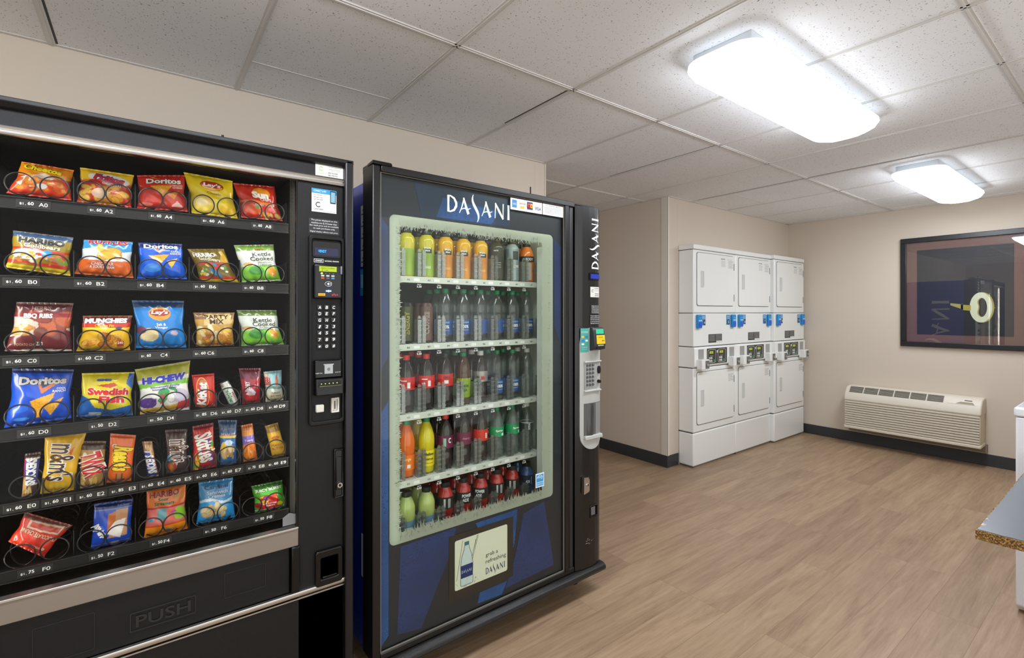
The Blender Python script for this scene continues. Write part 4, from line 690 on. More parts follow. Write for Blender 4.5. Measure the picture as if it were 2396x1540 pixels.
b=MB(); b.box(.03,.036,.11,CD,.09,1.845,1); b.box(CW-.006,CW,.11,CD,.09,1.845,1)
b.box(.036,CW-.006,CD-.02,CD,.09,1.845,0); b.box(.036,CW-.006,.11,CD-.02,1.80,1.845,0); b.box(.036,CW-.006,.11,CD-.02,.09,.14,0)
b.box(.026,.040,.095,.14,.09,1.848,0); b.box(CW-.010,CW+.004,.095,.14,.09,1.848,0); b.build('cabinet',[M_blk,M_bside],bv)
b=MB(); dasani(b,lambda x,z:(CW+.0012,.42-(z-.5)*.21+.0,.36+x*.205)); b.build('side_lettering',M_txtw,bv)
for s_ in (.12,1.09):
    for y in (.12,.74):
        b=MB(); b.cyl((s_,y,.012),(s_,y,.10),.012,n=12); b.cyl((s_,y,0),(s_,y,.014),.030,.024,n=20); b.build('levelling_foot',M_blkm,bv)
# door shell
b=MB(); b.box(0,.030,.0,.092,.135,1.874); b.build('door_hinge_stile',mat('door_black',(12,12,14),.32,vary=.1),bv,bevel=.004)
b=MB(); b.box(.030,.985,-.004,.06,1.851,1.876); b.box(.1,1.16,.03,.095,1.874,1.882); b.build('door_top_rail',mat('door_black'),bv,bevel=.003)
b=MB(); b.box(.030,.985,.0,.06,.135,.158); b.build('door_bottom_rail',mat('scuffed_black',(21,20,19),.4,bump=.4,bscale=120,vary=.3),bv,bevel=.003)
b=MB(); b.box(.924,.952,-.002,.06,.15,1.86); b.build('door_lock_stile',mat('door_black'),bv,bevel=.004)
b=MB(); b.box(.957,.983,.004,.09,.14,1.868); b.build('column_jamb',mat('grey_black',(34,34,37),.35),bv,bevel=.005)
b=MB(); b.prism([(-.028,.098),(-.034,.110),(-.030,.124),(-.014,.132),(.02,.132),(.06,.125),(.06,.098)],.03,1.172,0,'YZ'); b.build('kick_rail',mat('scuffed_black'),bv,bevel=.003)
b=MB(); b.prism([(-.01,1.872),(.05,1.872),(.05,1.884),(.0,1.888),(-.01,1.880)],0.0,.07,0,'YZ'); b.box(.01,.06,.02,.12,1.86,1.890); b.build('hinge_cap',M_blkg,bv,bevel=.004)
b=MB(); b.cyl((.766,.06,1.87),(.766,.06,1.925),.003,n=10); b.build('antenna',M_blkm,bv)
b=MB(); b.box(.030,.923,.010,.014,.158,1.852); b.build('door_glass',glassy('beverage_glass',(250,252,250),1.24),bv)
b=MB(); frame(b,.030,.924,.157,1.852,.003,.004,.011); b.build('glass_gasket',mat('worn_gasket',(112,108,100),.4),bv)
# printed sheet behind the glass, with the rounded window cut out of it
M_dk=mat('printed_charcoal',(33,37,45),.35,vary=.12,bscale=3)
win=rrect(.070,.866,.516,1.711,.022,8)
def outer_like(inner,x0,x1,z0,z1):
    cx,cz=(x0+x1)/2,(z0+z1)/2; out=[]
    icx,icz=.468,1.11
    for a,z in inner:
        dx,dz=a-icx,z-icz; t=min(((x1-icx) if dx>0 else (icx-x0))/max(abs(dx),1e-6),((z1-icz) if dz>0 else (icz-z0))/max(abs(dz),1e-6)); out.append((icx+dx*t,icz+dz*t))
    return out
sheet=MB(); sheet.box(.033,.070,.0185,.0205,.16,1.85); sheet.box(.866,.921,.0185,.0205,.16,1.85); sheet.box(.070,.866,.0185,.0205,1.711,1.85); sheet.box(.070,.866,.0185,.0205,.16,.516)
cr_=rrect(.070,.866,.516,1.711,.022,8)
for k,(cx,cz) in enumerate(((.866,1.711),(.070,1.711),(.070,.516),(.866,.516))):
    seg=cr_[k*9:(k+1)*9]; sheet.add([(cx,.0185,cz)]+[(a,.0185,z) for a,z in seg],[(0,i+1,i+2) if False else (0,i+2,i+1) for i in range(8)])
sheet=sheet.build('printed_graphic',M_dk,bv)
def patch(P,m,y=.0178,name='blue_streak'):
    b=MB(); b.prism(P,y,y+.0005); return b.build(name,m,sheet)
patch([(.113,.504),(.348,.511),(.318,.409),(.196,.175),(.1,.19)],M_bl2); patch([(.44,.503),(.657,.506),(.640,.36),(.608,.30),(.606,.483),(.456,.472)],M_bl1)
patch([(.69,.479),(.811,.502),(.871,.198),(.589,.187),(.625,.25),(.66,.36)],M_bl2); patch([(.461,.215),(.6,.215),(.572,.168),(.45,.174)],M_bl1)
patch([(.169,1.839),(.618,1.834),(.618,1.722),(.358,1.716),(.196,1.718)],mat_blue('printed_teal_blue',(34,58,84),(22,36,58),(58,92,124),34,.35)); patch([(.29,1.80),(.56,1.78),(.52,1.722),(.26,1.722)],M_bl1,.0174)
patch([(.038,1.0),(.066,1.04),(.066,.2),(.038,.17)],M_bl1); patch([(.872,1.70),(.915,1.66),(.915,1.2),(.872,1.3)],M_bl2); patch([(.038,1.7),(.066,1.66),(.066,1.2),(.038,1.15)],M_bl2)
b=MB(); dasani(b,lambda x,z:(.306+x*.0535,.0165,1.750+z*.063)); b.build('window_lettering',mat('frosted_white_print',(222,230,220),.5,emit=.12),sheet)
# illuminated sign at the bottom
b=MB(); b.prism(rrect(.315,.632,.226,.482,.004),.0168,.0176); sg=b.build('sign_panel',mat('sign_surround',(44,37,31),.4),sheet)
b=MB(); b.prism(rrect(.341,.600,.262,.458,.008),.0158,.0166,0)
for P in ([(.385,.265),(.447,.455)],[(.392,.265),(.452,.455)],[(.40,.30),(.44,.44)],[(.349,.30),(.377,.452)]): b.tube([(P[0][0],.0155,P[0][1]),(P[1][0],.0155,P[1][1])],.0007,4,1)
rr=random.Random(3)
for i in range(26):
    x=rr.uniform(.345,.45); z=rr.uniform(.27,.285); b.tube([(x,.0155,z),(x+rr.uniform(-.01,.01),.0155,z+rr.uniform(-.004,.006))],.0005,4,1)
half=[(.0,.272),(.026,.272),(.029,.280),(.029,.30),(.027,.306),(.029,.345),(.0275,.36),(.024,.385),(.013,.415),(.0095,.430),(.0,.430)]
cx=.396; bot=[(cx+r,z) for r,z in half]+[(cx-r,z) for r,z in half[::-1]]
b.prism(bot,.0150,.0157,2); b.prism([(cx-.0285,.302),(cx+.0285,.302),(cx+.0285,.352),(cx-.0285,.352)],.0145,.0150,3); b.prism([(cx-.0105,.430),(cx+.0105,.430),(cx+.0105,.443),(cx-.0105,.443)],.0145,.0157,4)
b.tube([(a,.0145,z) for a,z in bot],.0008,4,3)
b.text('grab a',.519,.358,.020,.062,y=.0153,mi=1,al='C'); b.text('refreshing',.540,.330,.022,.104,y=.0153,mi=1)
dasani(b,lambda x,z:(.488+x*.0172,.0153,.281+z*.025),3)
dasani(b,lambda x,z:(.371+x*.0082,.0140,.322+z*.011),5)
b.build('sign_artwork',[mat('sign_cream',(206,208,186),.5,emit=.04),mat('sign_ink',(36,36,50),.5),mat('sign_bottle_clear',(190,208,205),.5,emit=.02),mat('sign_navy',(24,44,104),.5),mat('sign_teal',(50,110,120),.5),mat('sign_pale_ink',(190,205,225),.5)],sg)
# frosted border with an icy, ragged clear opening
def mat_frost():
    m=bpy.data.materials.new('frosted_border'); m.use_nodes=True; nt=m.node_tree; nt.nodes.clear(); N=nt.nodes.new
    o=N('ShaderNodeOutputMaterial'); d=N('ShaderNodeBsdfDiffuse'); t=N('ShaderNodeBsdfTranslucent'); x=N('ShaderNodeMixShader'); x.inputs[0].default_value=.10
    d.inputs[0].default_value=lin((160,165,150)); t.inputs[0].default_value=lin((226,232,214)); nt.links.new(d.outputs[0],x.inputs[1]); nt.links.new(t.outputs[0],x.inputs[2]); nt.links.new(x.outputs[0],o.inputs[0]); return m
M_frost=mat_frost()
def frost():
    rn=random.Random(11); x0,x1,z0,z1=.110,.800,.556,1.672; inn=[];out=[]
    def spike(a,k): return a*(rn.random()**2.2)*(1 if k%2 else -.25)
    M_=210
    def side(p,q,n,nx,nz,amp):
        for i in range(n):
            t=i/n; j=spike(amp,i); inn.append((p[0]+(q[0]-p[0])*t+nx*j+rn.uniform(-.001,.001),p[1]+(q[1]-p[1])*t+nz*j))
    side((x0,z0),(x1,z0),220,0,1,.026); side((x1,z0),(x1,z1),60,-1,0,.004); side((x1,z1),(x0,z1),220,0,-1,.018); side((x0,z1),(x0,z0),300,1,0,.016)
    return inn
inn=frost(); out=outer_like(inn,.070,.866,.516,1.711)
def roundc(p):
    x,z=p; r=.022
    for cx,cz,sx,sz in ((.866-r,1.711-r,1,1),(.070+r,1.711-r,-1,1),(.070+r,.516+r,-1,-1),(.866-r,.516+r,1,-1)):
        if (x-cx)*sx>0 and (z-cz)*sz>0:
            d=math.hypot(x-cx,z-cz)
            if d>r: return (cx+(x-cx)*r/d,cz+(z-cz)*r/d)
    return p
out=[roundc(p) for p in out]
bm=bmesh.new(); lo=rrect(.070,.866,.516,1.711,.022,8)
for L_ in (lo,inn):
    vv=[bm.verts.new((a,.0195,z)) for a,z in L_]
    for i in range(len(vv)): bm.edges.new((vv[i],vv[(i+1)%len(vv)]))
bmesh.ops.triangle_fill(bm,edges=bm.edges[:],use_beauty=True,use_dissolve=False); bm.verts.index_update()
b=MB(); b.add([tuple(v.co) for v in bm.verts],[tuple(v.index for v in f.verts) for f in bm.faces]); bm.free(); fb=b.build('frosted_border',M_frost,bv)
# grass-like frost strokes around the opening
b=MB(); rn=random.Random(5)
def stroke(x,z,ang,l,w,mi):
    b.add([(x-w*math.sin(ang),.0188,z+w*math.cos(ang)),(x+w*math.sin(ang),.0188,z-w*math.cos(ang)),(x+l*math.cos(ang),.0188,z+l*math.sin(ang))],[(0,1,2)],mi)
for i in range(230): stroke(rn.uniform(.11,.78),rn.uniform(1.655,1.682),PI/2+rn.uniform(-.6,.6),rn.uniform(.006,.022),rn.uniform(.0008,.002),0 if i%6 else 1)
for i in range(260): stroke(rn.uniform(.11,.80),rn.uniform(.535,.565),-PI/2+rn.uniform(-.7,.7),rn.uniform(.006,.022),rn.uniform(.0006,.0015),0 if i%4 else 1)
for i in range(300): stroke(rn.uniform(.098,.114),rn.uniform(.56,1.67),PI+rn.uniform(-.7,.7),rn.uniform(.004,.014),rn.uniform(.0005,.0013),0 if i%3 else 1)
for i in range(240): stroke(rn.uniform(.835,.845),rn.uniform(.62,1.66),rn.uniform(-1.4,1.4),rn.uniform(.003,.009),rn.uniform(.0005,.0012),0 if i%4 else 1)
b.build('frost_pattern',[mat('frost_shadow_print',(150,157,142),.6),mat('frost_dark_print',(96,100,88),.6)],fb)
ES=[('r',.08,.38,.92,.92,(60,150,205)),('r',.08,.08,.92,.34,(70,165,220)),('t','energy',.5,.68,.7,.22,(225,240,250)),('t','ENERGY STAR',.5,.21,.76,.12,(225,240,250)),('a',.5,.62,.015,.0009,.3,2.8,(225,240,250))]
sticker(bv,'efficiency_sticker',.752,.802,.578,.640,.008,(226,238,244),ES)
sticker(bv,'card_logo_sticker',.611,.790,1.796,1.846,.008,(232,232,230),[('r',.05,.2,.19,.85,(40,130,200)),('t','AMEX',.12,.5,.11,.2,(225,240,250)),('t','DISCOVER',.37,.62,.2,.14,(120,90,90)),('r',.30,.2,.42,.42,(235,190,40)),('r',.51,.22,.69,.88,(30,40,110)),('a',.565,.55,.006,.0045,0,6.283,(206,50,36)),('a',.635,.55,.006,.0045,0,6.283,(240,170,40)),('t','VISA',.86,.42,.2,.3,(30,50,140))])
sticker(bv,'notice_sticker',.794,.921,1.796,1.846,.008,(226,227,226),[('t','AN IMPORTANT MESSAGE',.5,.86,.7,.09,(90,90,96))]+[('r',.08,.12+.11*k,.92,.15+.11*k,(165,165,172)) for k in range(6)])
b=MB(); b.box(.029,.0296,.0,.001,1,1.001)
# left side stickers on the cabinet wall
def sidefn(x,z,y): return (.0295+y,x,z)
b=MB(); b.box(.0285,.0297,.145,.185,1.53,1.76,0); b.box(.0285,.0297,.145,.19,1.42,1.52,1); b.box(.0283,.0286,.15,.185,1.45,1.50,2); b.box(.0285,.0297,.145,.18,.36,.52,0)
for k in range(14): b.box(.0282,.0286,.15,.18-.012*(k%3),1.545+.015*k,1.549+.015*k,3)
b.build('side_sticker',[mat('pale_side_label',(190,192,190),.5),mat('energy_blue',(40,140,190),.5),mat('energy_pale',(130,200,225),.5),M_txtb],bv)
# interior
M_pale=mat('cooler_liner',(196,202,188),.5)
b=MB(); b.box(.075,.085,.095,.66,.33,1.74); b.box(.905,.915,.095,.66,.33,1.74); b.box(.075,.915,.64,.66,.33,1.74,1); b.box(.075,.915,.055,.66,1.735,1.755); b.box(.075,.915,.055,.66,.32,.335)
b.build('cooler_liner',[M_pale,mat('cooler_back',(84,88,82),.6)],bv)
b=MB(); b.box(.838,.845,.045,.10,.60,1.66); b.box(.846,.90,.05,.058,.50,1.68); b.box(.846,.862,.035,.05,.72,1.18); b.build('elevator_rail',mat('pale_grey_plastic',(200,206,198),.45),bv,bevel=.002)
for x in (.092,.898):
    b=MB(); b.cyl((x if x<.5 else x,.040,.52),(x,.040,1.70),.006,n=10); b.build('lamp_tube',mat('cooler_lamp',(240,255,240),.4,emit=2.1),bv)
b=MB(); b.cyl((.10,.040,1.722),(.89,.040,1.722),.006,n=10); b.build('lamp_tube',mat('cooler_lamp_top',(245,255,240),.4,emit=4),bv)
SH=[1.497,1.232,.960,.702,.452]; S0,SP=.208,.0893
b=MB(); b.box(.031,.952,.0215,.094,1.742,1.850); b.box(.031,.952,.0215,.094,.16,.330); b.box(.031,.074,.0215,.094,.330,1.742); b.box(.916,.952,.0215,.094,.330,1.742); b.build('door_light_baffle',M_blkm,bv)  # added boxes that stop cooler lamp light leaking past the door
M_shelf=mat('white_shelf',(196,200,190),.45); M_gate=glassy('clear_gate_plastic',(250,252,250),1.9,.12,.05,(230,236,230))
gate0=None; code='ABCDE'
for r_,z in enumerate(SH):
    b=MB(); b.box(.092,.885,.118,.62,z-.004,z); b.box(.092,.885,.112,.120,z-.024,z+.001); 
    for i in range(-1,9):
        for k in (-1,0,1): b.box(S0+SP*i+k*.022-.0012,S0+SP*i+k*.022+.0012,.125,.60,z,z+.0025)
    sh=b.build('shelf',M_shelf,bv,bevel=.001)
    b=MB()
    for i in range(8):
        b.text(code[r_]+str(i+2),S0+SP*i-.018,z-.012,.0065,.012,y=.1115,mi=0,bold=.01)
        b.box(S0+SP*i+.005,S0+SP*i+.03,.1113,.112,z-.018,z-.006,1)
    b.build('shelf_lettering',[M_txtb,mat('pale_tag',(226,228,224),.5)],sh)
    b=MB()
    for i in range(8):
        x=S0+SP*i+.028; b.text('PRICE',x,z-.030,.0035,.016,y=.112,bold=.03); b.text('2.25',x,z-.038,.0075,.021,y=.112,bold=.03)
    b.build('price_lettering',M_txtw,sh)
    for i in range(-1,8):
        if gate0 is None:
            g_=MB()
            for sx in (-1,1):
                x=sx*.010; g_.box(x-.0075,x-.0055,0,.028,0,.102+.004*sx); g_.box(x+.0055,x+.0075,0,.028,0,.100+.004*sx); g_.box(x-.0075,x+.0075,-.002,.002,.004,.100+.004*sx)
                for k in range(5): g_.box(x-.0085,x+.0085,-.005,.004,.014+.019*k,.0185+.019*k)
                g_.prism([(x-.0075,.10),(x+.0075,.10),(x+.003,.112),(x-.003,.112)],-.002,.006)
            gate0=g_.build('bottle_gate',M_gate,sh); o=gate0
        else: o=gate0.copy(); COL.objects.link(o); o.parent=sh
        o.location=(S0+SP*i+SP*.5,.122,z)
# control column
ctl=[(.989,0.0),(1.0,-.004),(1.03,-.010),(1.07,-.014),(1.11,-.014),(1.14,-.009),(1.16,.001),(1.172,.014),(1.180,.034),(1.183,.06)]
cxs=[p[0] for p in ctl]; cys=[p[1] for p in ctl]
def colY(x): return float(np.interp(x,cxs,cys))
def cfn(x,z,y): return (x,colY(x)+y,z)
fine=[(x,colY(x)) for x in np.linspace(.989,1.1829,40)]
b=MB(); b.prism([(x,y) for x,y in fine]+[(1.183,.095),(.989,.095)],.135,1.862,0,'XY'); col=b.build('control_column',mat('column_black',(13,13,13),.30,coat=.15),bv,smooth=35)
b=MB()
for z in (1.288,.690): b.add([p for x,y in fine for p in ((x,y-.0006,z),(x,y-.0006,z+.0014))],[(2*i,2*i+2,2*i+3,2*i+1) for i in range(39)])
b.build('column_seam',mat('slot_black'),col)
b=MB(); dasani(b,lambda x,z:cfn(1.141-z*.052+.0,1.566+x*.0425,-.0014)); b.build('column_lettering',M_txtw,col)
def cplate(name,x0,x1,z0,z1,t,m,par,n=8,r=0):
    b=MB(); P=rrect(x0,x1,z0,z1,r,8) if r else None
    xs=np.linspace(x0,x1,n+1); vs=[];fs=[]
    def zr(x):
        if not r: return z0,z1
        d=min(x-x0,x1-x); q=0 if d>=r else r-math.sqrt(max(r*r-(r-d)**2,0)); return z0+q,z1-q
    for x in xs:
        a,c=zr(x); vs+= [cfn(x,a,-t),cfn(x,c,-t),cfn(x,a,.002),cfn(x,c,.002)]
    for i in range(n):
        a=4*i; c=a+4; fs+=[(a,c,c+1,a+1),(a,a+2,c+2,c),(a+1,c+1,c+3,a+3)]
    fs+=[(0,1,3,2),(4*n,4*n+2,4*n+3,4*n+1)]
    b.add(vs,fs); return b.build(name,m,par,smooth=40)
cplate('display_bezel',1.069,1.148,1.512,1.549,.004,M_blkg,col,r=.004)
b=MB(); b.box(1.078,1.138,-.0188,-.012,1.519,1.541); b.build('blue_display',mat('column_blue_lcd',(30,50,140),.2,emit=.1),col)
sticker(col,'service_sticker',1.078,1.150,1.430,1.480,-.0016,(206,206,198),[('a',.22,.62,.006,.001,.6,5.6,(120,120,124)),('t','CUSTOMER SERVICE',.66,.84,.5,.08,K),('t','for assistance',.66,.66,.46,.06,(90,90,94)),('t','800-722-4784',.66,.34,.4,.1,K),('t','888-798-9952',.66,.16,.4,.1,K)],cfn)
sticker(col,'select_notice',1.080,1.150,1.350,1.392,-.0016,(34,34,35),[('t',t_,.5,.88-.19*k,.8,.13,(200,200,200)) for k,t_ in enumerate(('PRESS THE TWO','NUMBER CODE ON THE','TO DISPLAY THE PRICE','OF THE PRODUCT','TO PURCHASE'))],cfn)
sticker(col,'price_notice',1.074,1.152,1.298,1.345,-.0016,(26,26,28),[('t',t_,.5,.88-.19*k,.9,.14,(225,225,225)) for k,t_ in enumerate(('The prices displayed on this','machine are $.10 lower than','the retail price and are available','on cash purchases only.','Digital display reflects cash price.'))],cfn)
M_silver=mat('silver_plastic',(178,180,176),.42,metal=.15)
sil=cplate('silver_fascia',1.012,1.171,.700,1.285,.004,M_silver,col,n=30,r=.078)
sticker(col,'teal_sticker',1.014,1.063,1.168,1.281,-.0052,(70,160,150),[('t','GO CASHLESS',.5,.84,.8,.08,(220,240,235)),('r',.12,.6,.42,.68,(240,180,50)),('r',.58,.6,.88,.68,(50,120,190)),('r',.12,.44,.42,.52,(60,110,200)),('r',.58,.44,.88,.52,(220,240,235)),('r',.12,.30,.42,.37,(220,240,235)),('t','TAP  SWIPE  INSERT',.5,.2,.7,.035,(220,240,235)),('t','cards accepted',.5,.12,.6,.035,(220,240,235))],cfn)
b=MB(); b.prism([(-.014,1.172),(-.045,1.180),(-.052,1.20),(-.046,1.265),(-.036,1.283),(-.014,1.285)],1.070,1.148,0,'YZ'); rd=b.build('card_reader',mat('reader_grey',(46,47,50),.35),col,bevel=.004)
b=MB(); b.add([(1.084,-.0478,1.254),(1.138,-.0478,1.254),(1.138,-.0445,1.276),(1.084,-.0445,1.276)],[(0,1,2,3)],0); b.add([(1.084,-.0525,1.206),(1.143,-.0525,1.206),(1.143,-.0488,1.248),(1.084,-.0488,1.248)],[(0,1,2,3)],1)
b.text('TAP HERE',1.112,1.238,.004,.03,y=-.0516,mi=2); b.cyl((1.124,-.051,1.222),(1.124,-.053,1.222),.003,n=12,mi=3); b.cyl((1.134,-.051,1.222),(1.134,-.053,1.222),.003,n=12,mi=4); b.text('CRYPTOPAY',1.112,1.199,.006,.04,y=-.0528,mi=5,bold=.02)
b.box(1.084,1.140,-.0535,-.050,1.181,1.190,6)
b.build('reader_face',[mat('mint_lcd',(50,180,135),.3,emit=.04),mat('yellow_overlay',(222,190,20),.4),M_txtb,mat('red_key',(205,50,40),.4),mat('green_key',(80,160,50),.4),M_txtw,mat('slot_black')],rd)
b=MB(); b.box(1.036,1.122,-.0190,-.008,.990,1.116,0); kpp=b.build('keypad_panel',mat('silver_shadow',(150,152,149),.4),col,bevel=.002)
M_btn=mat('dark_chrome_key',(118,120,120),.2,.8)
for i in range(6):
    for j in range(3):
        k=MB(); x,z=1.052+.0195*j,1.103-.0185*i; k.cyl((x,-.019,z),(x,-.0245,z),.0062,.0052,n=18); k=k.build('key',M_btn,kpp,smooth=40)
b=MB(); b.prism([(-.010,1.110),(-.026,1.118),(-.024,1.124),(-.010,1.124)],1.034,1.148,0,'YZ'); b.build('keypad_hood',M_silver,col,bevel=.002)
b=MB(); b.prism([(-.010,.988),(-.026,.983),(-.024,.976),(-.010,.972)],1.034,1.148,0,'YZ'); b.build('keypad_shelf',M_silver,col,bevel=.002)
b=MB(); b.prism([(1.136+.010*math.cos(t),1.078+.019*math.sin(t)) for t in np.linspace(0,2*PI,24,endpoint=False)],-.022,-.008); b.box(1.1345,1.1375,-.0228,-.0215,1.062,1.094); b.build('coin_slot',M_blkg,col,bevel=.001)
b=MB(); b.cyl((1.134,-.008,1.022),(1.134,-.026,1.022),.009,.008,n=20); b.cyl((1.144,-.004,1.019),(1.144,-.020,1.019),.006,n=20); b.build('return_button',M_blkg,col,smooth=40)
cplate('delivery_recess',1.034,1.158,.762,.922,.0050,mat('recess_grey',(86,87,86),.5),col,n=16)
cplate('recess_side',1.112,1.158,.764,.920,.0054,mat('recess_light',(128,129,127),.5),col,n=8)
b=MB(); b.lathe([(.038,.765),(.038,.920)],(1.076,.012,0),36); b.build('delivery_door',glassy('smoky_door',(170,172,172),1.5,.05,.22,(120,120,118)),col,smooth=60)
b=MB(); b.prism([(-.008,.757),(-.030,.750),(-.028,.768),(-.008,.770)],1.034,1.152,0,'YZ'); b.build('delivery_lip',M_silver,col,bevel=.003)
b=MB(); b.prism([(1.062+.034*math.cos(t)*(1 if math.cos(t)>0 else .3),.538+.040*math.sin(t)) for t in np.linspace(0,2*PI,30,endpoint=False)],-.0155,-.008); b.build('lock_recess',mat('slot_black'),col)
b=MB(); b.prism([(1.020,.498),(1.052,.504),(1.058,.512),(1.058,.560),(1.050,.574),(1.022,.576)],-.030,-.012,0); b.cyl((1.044,-.030,.540),(1.044,-.0335,.540),.008,n=20,mi=0); b.cyl((1.044,-.0335,.540),(1.044,-.0340,.540),.004,n=14,mi=1); b.build('lock_handle',[M_chrome,mat('slot_black')],col,bevel=.003)
b=MB(); ring(b,rrect(1.076,1.128,.366,.428,.008),rrect(1.082,1.122,.374,.422,.005),-.018,-.008); cc=b.build('coin_return_cup',M_blkg,col,bevel=.002)
b=MB(); b.box(1.082,1.112,-.0165,-.010,.380,.418); b.build('cup_flap',mat('grey_flap',(96,96,98),.35),cc,bevel=.002)
b=MB(); rn=random.Random(8)
for i in range(9):
    x=rn.uniform(1.045,1.10); z=rn.uniform(.245,.275); l=rn.uniform(.008,.024); w=rn.uniform(.0006,.002); b.add([cfn(x,z,-.001),cfn(x+l*.5,z-w,-.001),cfn(x+l,z+.002,-.001),cfn(x+l*.5,z+w,-.001)],[(0,1,2,3)])
b.build('scuff_mark',mat('scuff_grey',(140,138,132),.6),col)
# ------------------------------------------------------------------ bottles and cans
def liquid(name,rgb,rough=.12): return mat(name,rgb,rough,spec=.55,coat=.3)
M_clr=glassy('clear_bottle',(232,238,237),1.6,.04,.05,(190,200,198))
PROF={
'soda':[(.0,.0),(.024,.0),(.030,.006),(.0325,.03),(.0300,.062),(.0285,.075),(.0320,.095),(.0335,.130),(.0315,.150),(.024,.178),(.0145,.200),(.0115,.206),(.0115,.214),(.0,.214)],
'water':[(.0,.0),(.026,.0),(.031,.006),(.0315,.05),(.0290,.056),(.0315,.062),(.0315,.120),(.0290,.126),(.0315,.134),(.029,.160),(.020,.190),(.012,.206),(.0115,.214),(.0,.214)],
'juice':[(.0,.0),(.028,.0),(.0315,.006),(.0315,.04),(.0285,.055),(.0285,.085),(.0315,.10),(.0335,.13),(.0335,.150),(.030,.162),(.0215,.170),(.0205,.178),(.0,.178)],
'sport':[(.0,.0),(.029,.0),(.033,.007),(.033,.045),(.029,.052),(.033,.060),(.0345,.090),(.0345,.120),(.0335,.132),(.026,.154),(.0185,.166),(.0185,.176),(.0,.176)],
'can':[(.0,.0),(.022,.0),(.0265,.006),(.0265,.150),(.0225,.158),(.0225,.161),(.0205,.160),(.0,.158)]}
CAP={'soda':(.0138,.204,.020),'water':(.0138,.204,.018),'juice':(.0215,.172,.016),'sport':(.0195,.168,.020)}
def wrapfn(r): return lambda x,z,y:(r*math.sin(x/r),-r*math.cos(x/r)+y,z)
def bottle(kind,body,cap,label,ltext,nm):
    t=bpy.data.objects.new(nm,None); COL.objects.link(t); t.empty_display_size=.05
    b=MB(); b.lathe(PROF[kind],(0,0,0),28); b.build('bottle_body' if kind!='can' else 'can_body',body,t,smooth=50)
    if kind in CAP and cap:
        r,z0,h=CAP[kind]; b=MB(); pr=[(r*.96,z0),(r,z0+.002),(r,z0+h-.002),(r*.93,z0+h),(0,z0+h)]
        vs=[];n=40;b.lathe(pr,(0,0,0),n); b.build('cap',cap,t,smooth=30)
    if label:
        m,z0,z1,rr_=label; b=MB(); b.lathe([(rr_,z0),(rr_,z1)],(0,0,0),28); lb=b.build('label',m,t,smooth=60)
        if ltext:
            b=MB(); ms=[]
            for it in ltext:
                m_=mat('ink_%d_%d_%d'%it[-1],it[-1],.4)
                if m_ not in ms: ms.append(m_)
                if it[0]=='R':
                    f=wrapfn(rr_+.0006)
                    for k in range(3):
                        a0=it[1]+(it[3]-it[1])*k/3; a1=it[1]+(it[3]-it[1])*(k+1)/3
                        b.add([f(a0,it[2],0),f(a1,it[2],0),f(a1,it[4],0),f(a0,it[4],0)],[(0,1,2,3)],ms.index(m_))
                else: b.text(it[0],it[1],it[2],it[4],it[3],fn=wrapfn(rr_+.001),mi=ms.index(m_),rot=it[5] if len(it)>6 else 0,bold=.03)
            b.build('label_lettering',ms,lb)
    return t
def copyt(t):
    c=t.copy(); COL.objects.link(c)
    for ch in list(t.children):
        d=ch.copy(); COL.objects.link(d); d.parent=c
        for g_ in list(ch.children):
            e=g_.copy(); COL.objects.link(e); e.parent=d
    return c
capB=mat('black_cap',(36,40,36),.4); capG=mat('green_cap',(20,130,84),.35); capR=mat('red_cap',(214,40,30),.35); capW=mat('white_cap',(210,214,208),.4)
Lw=(235,238,238)
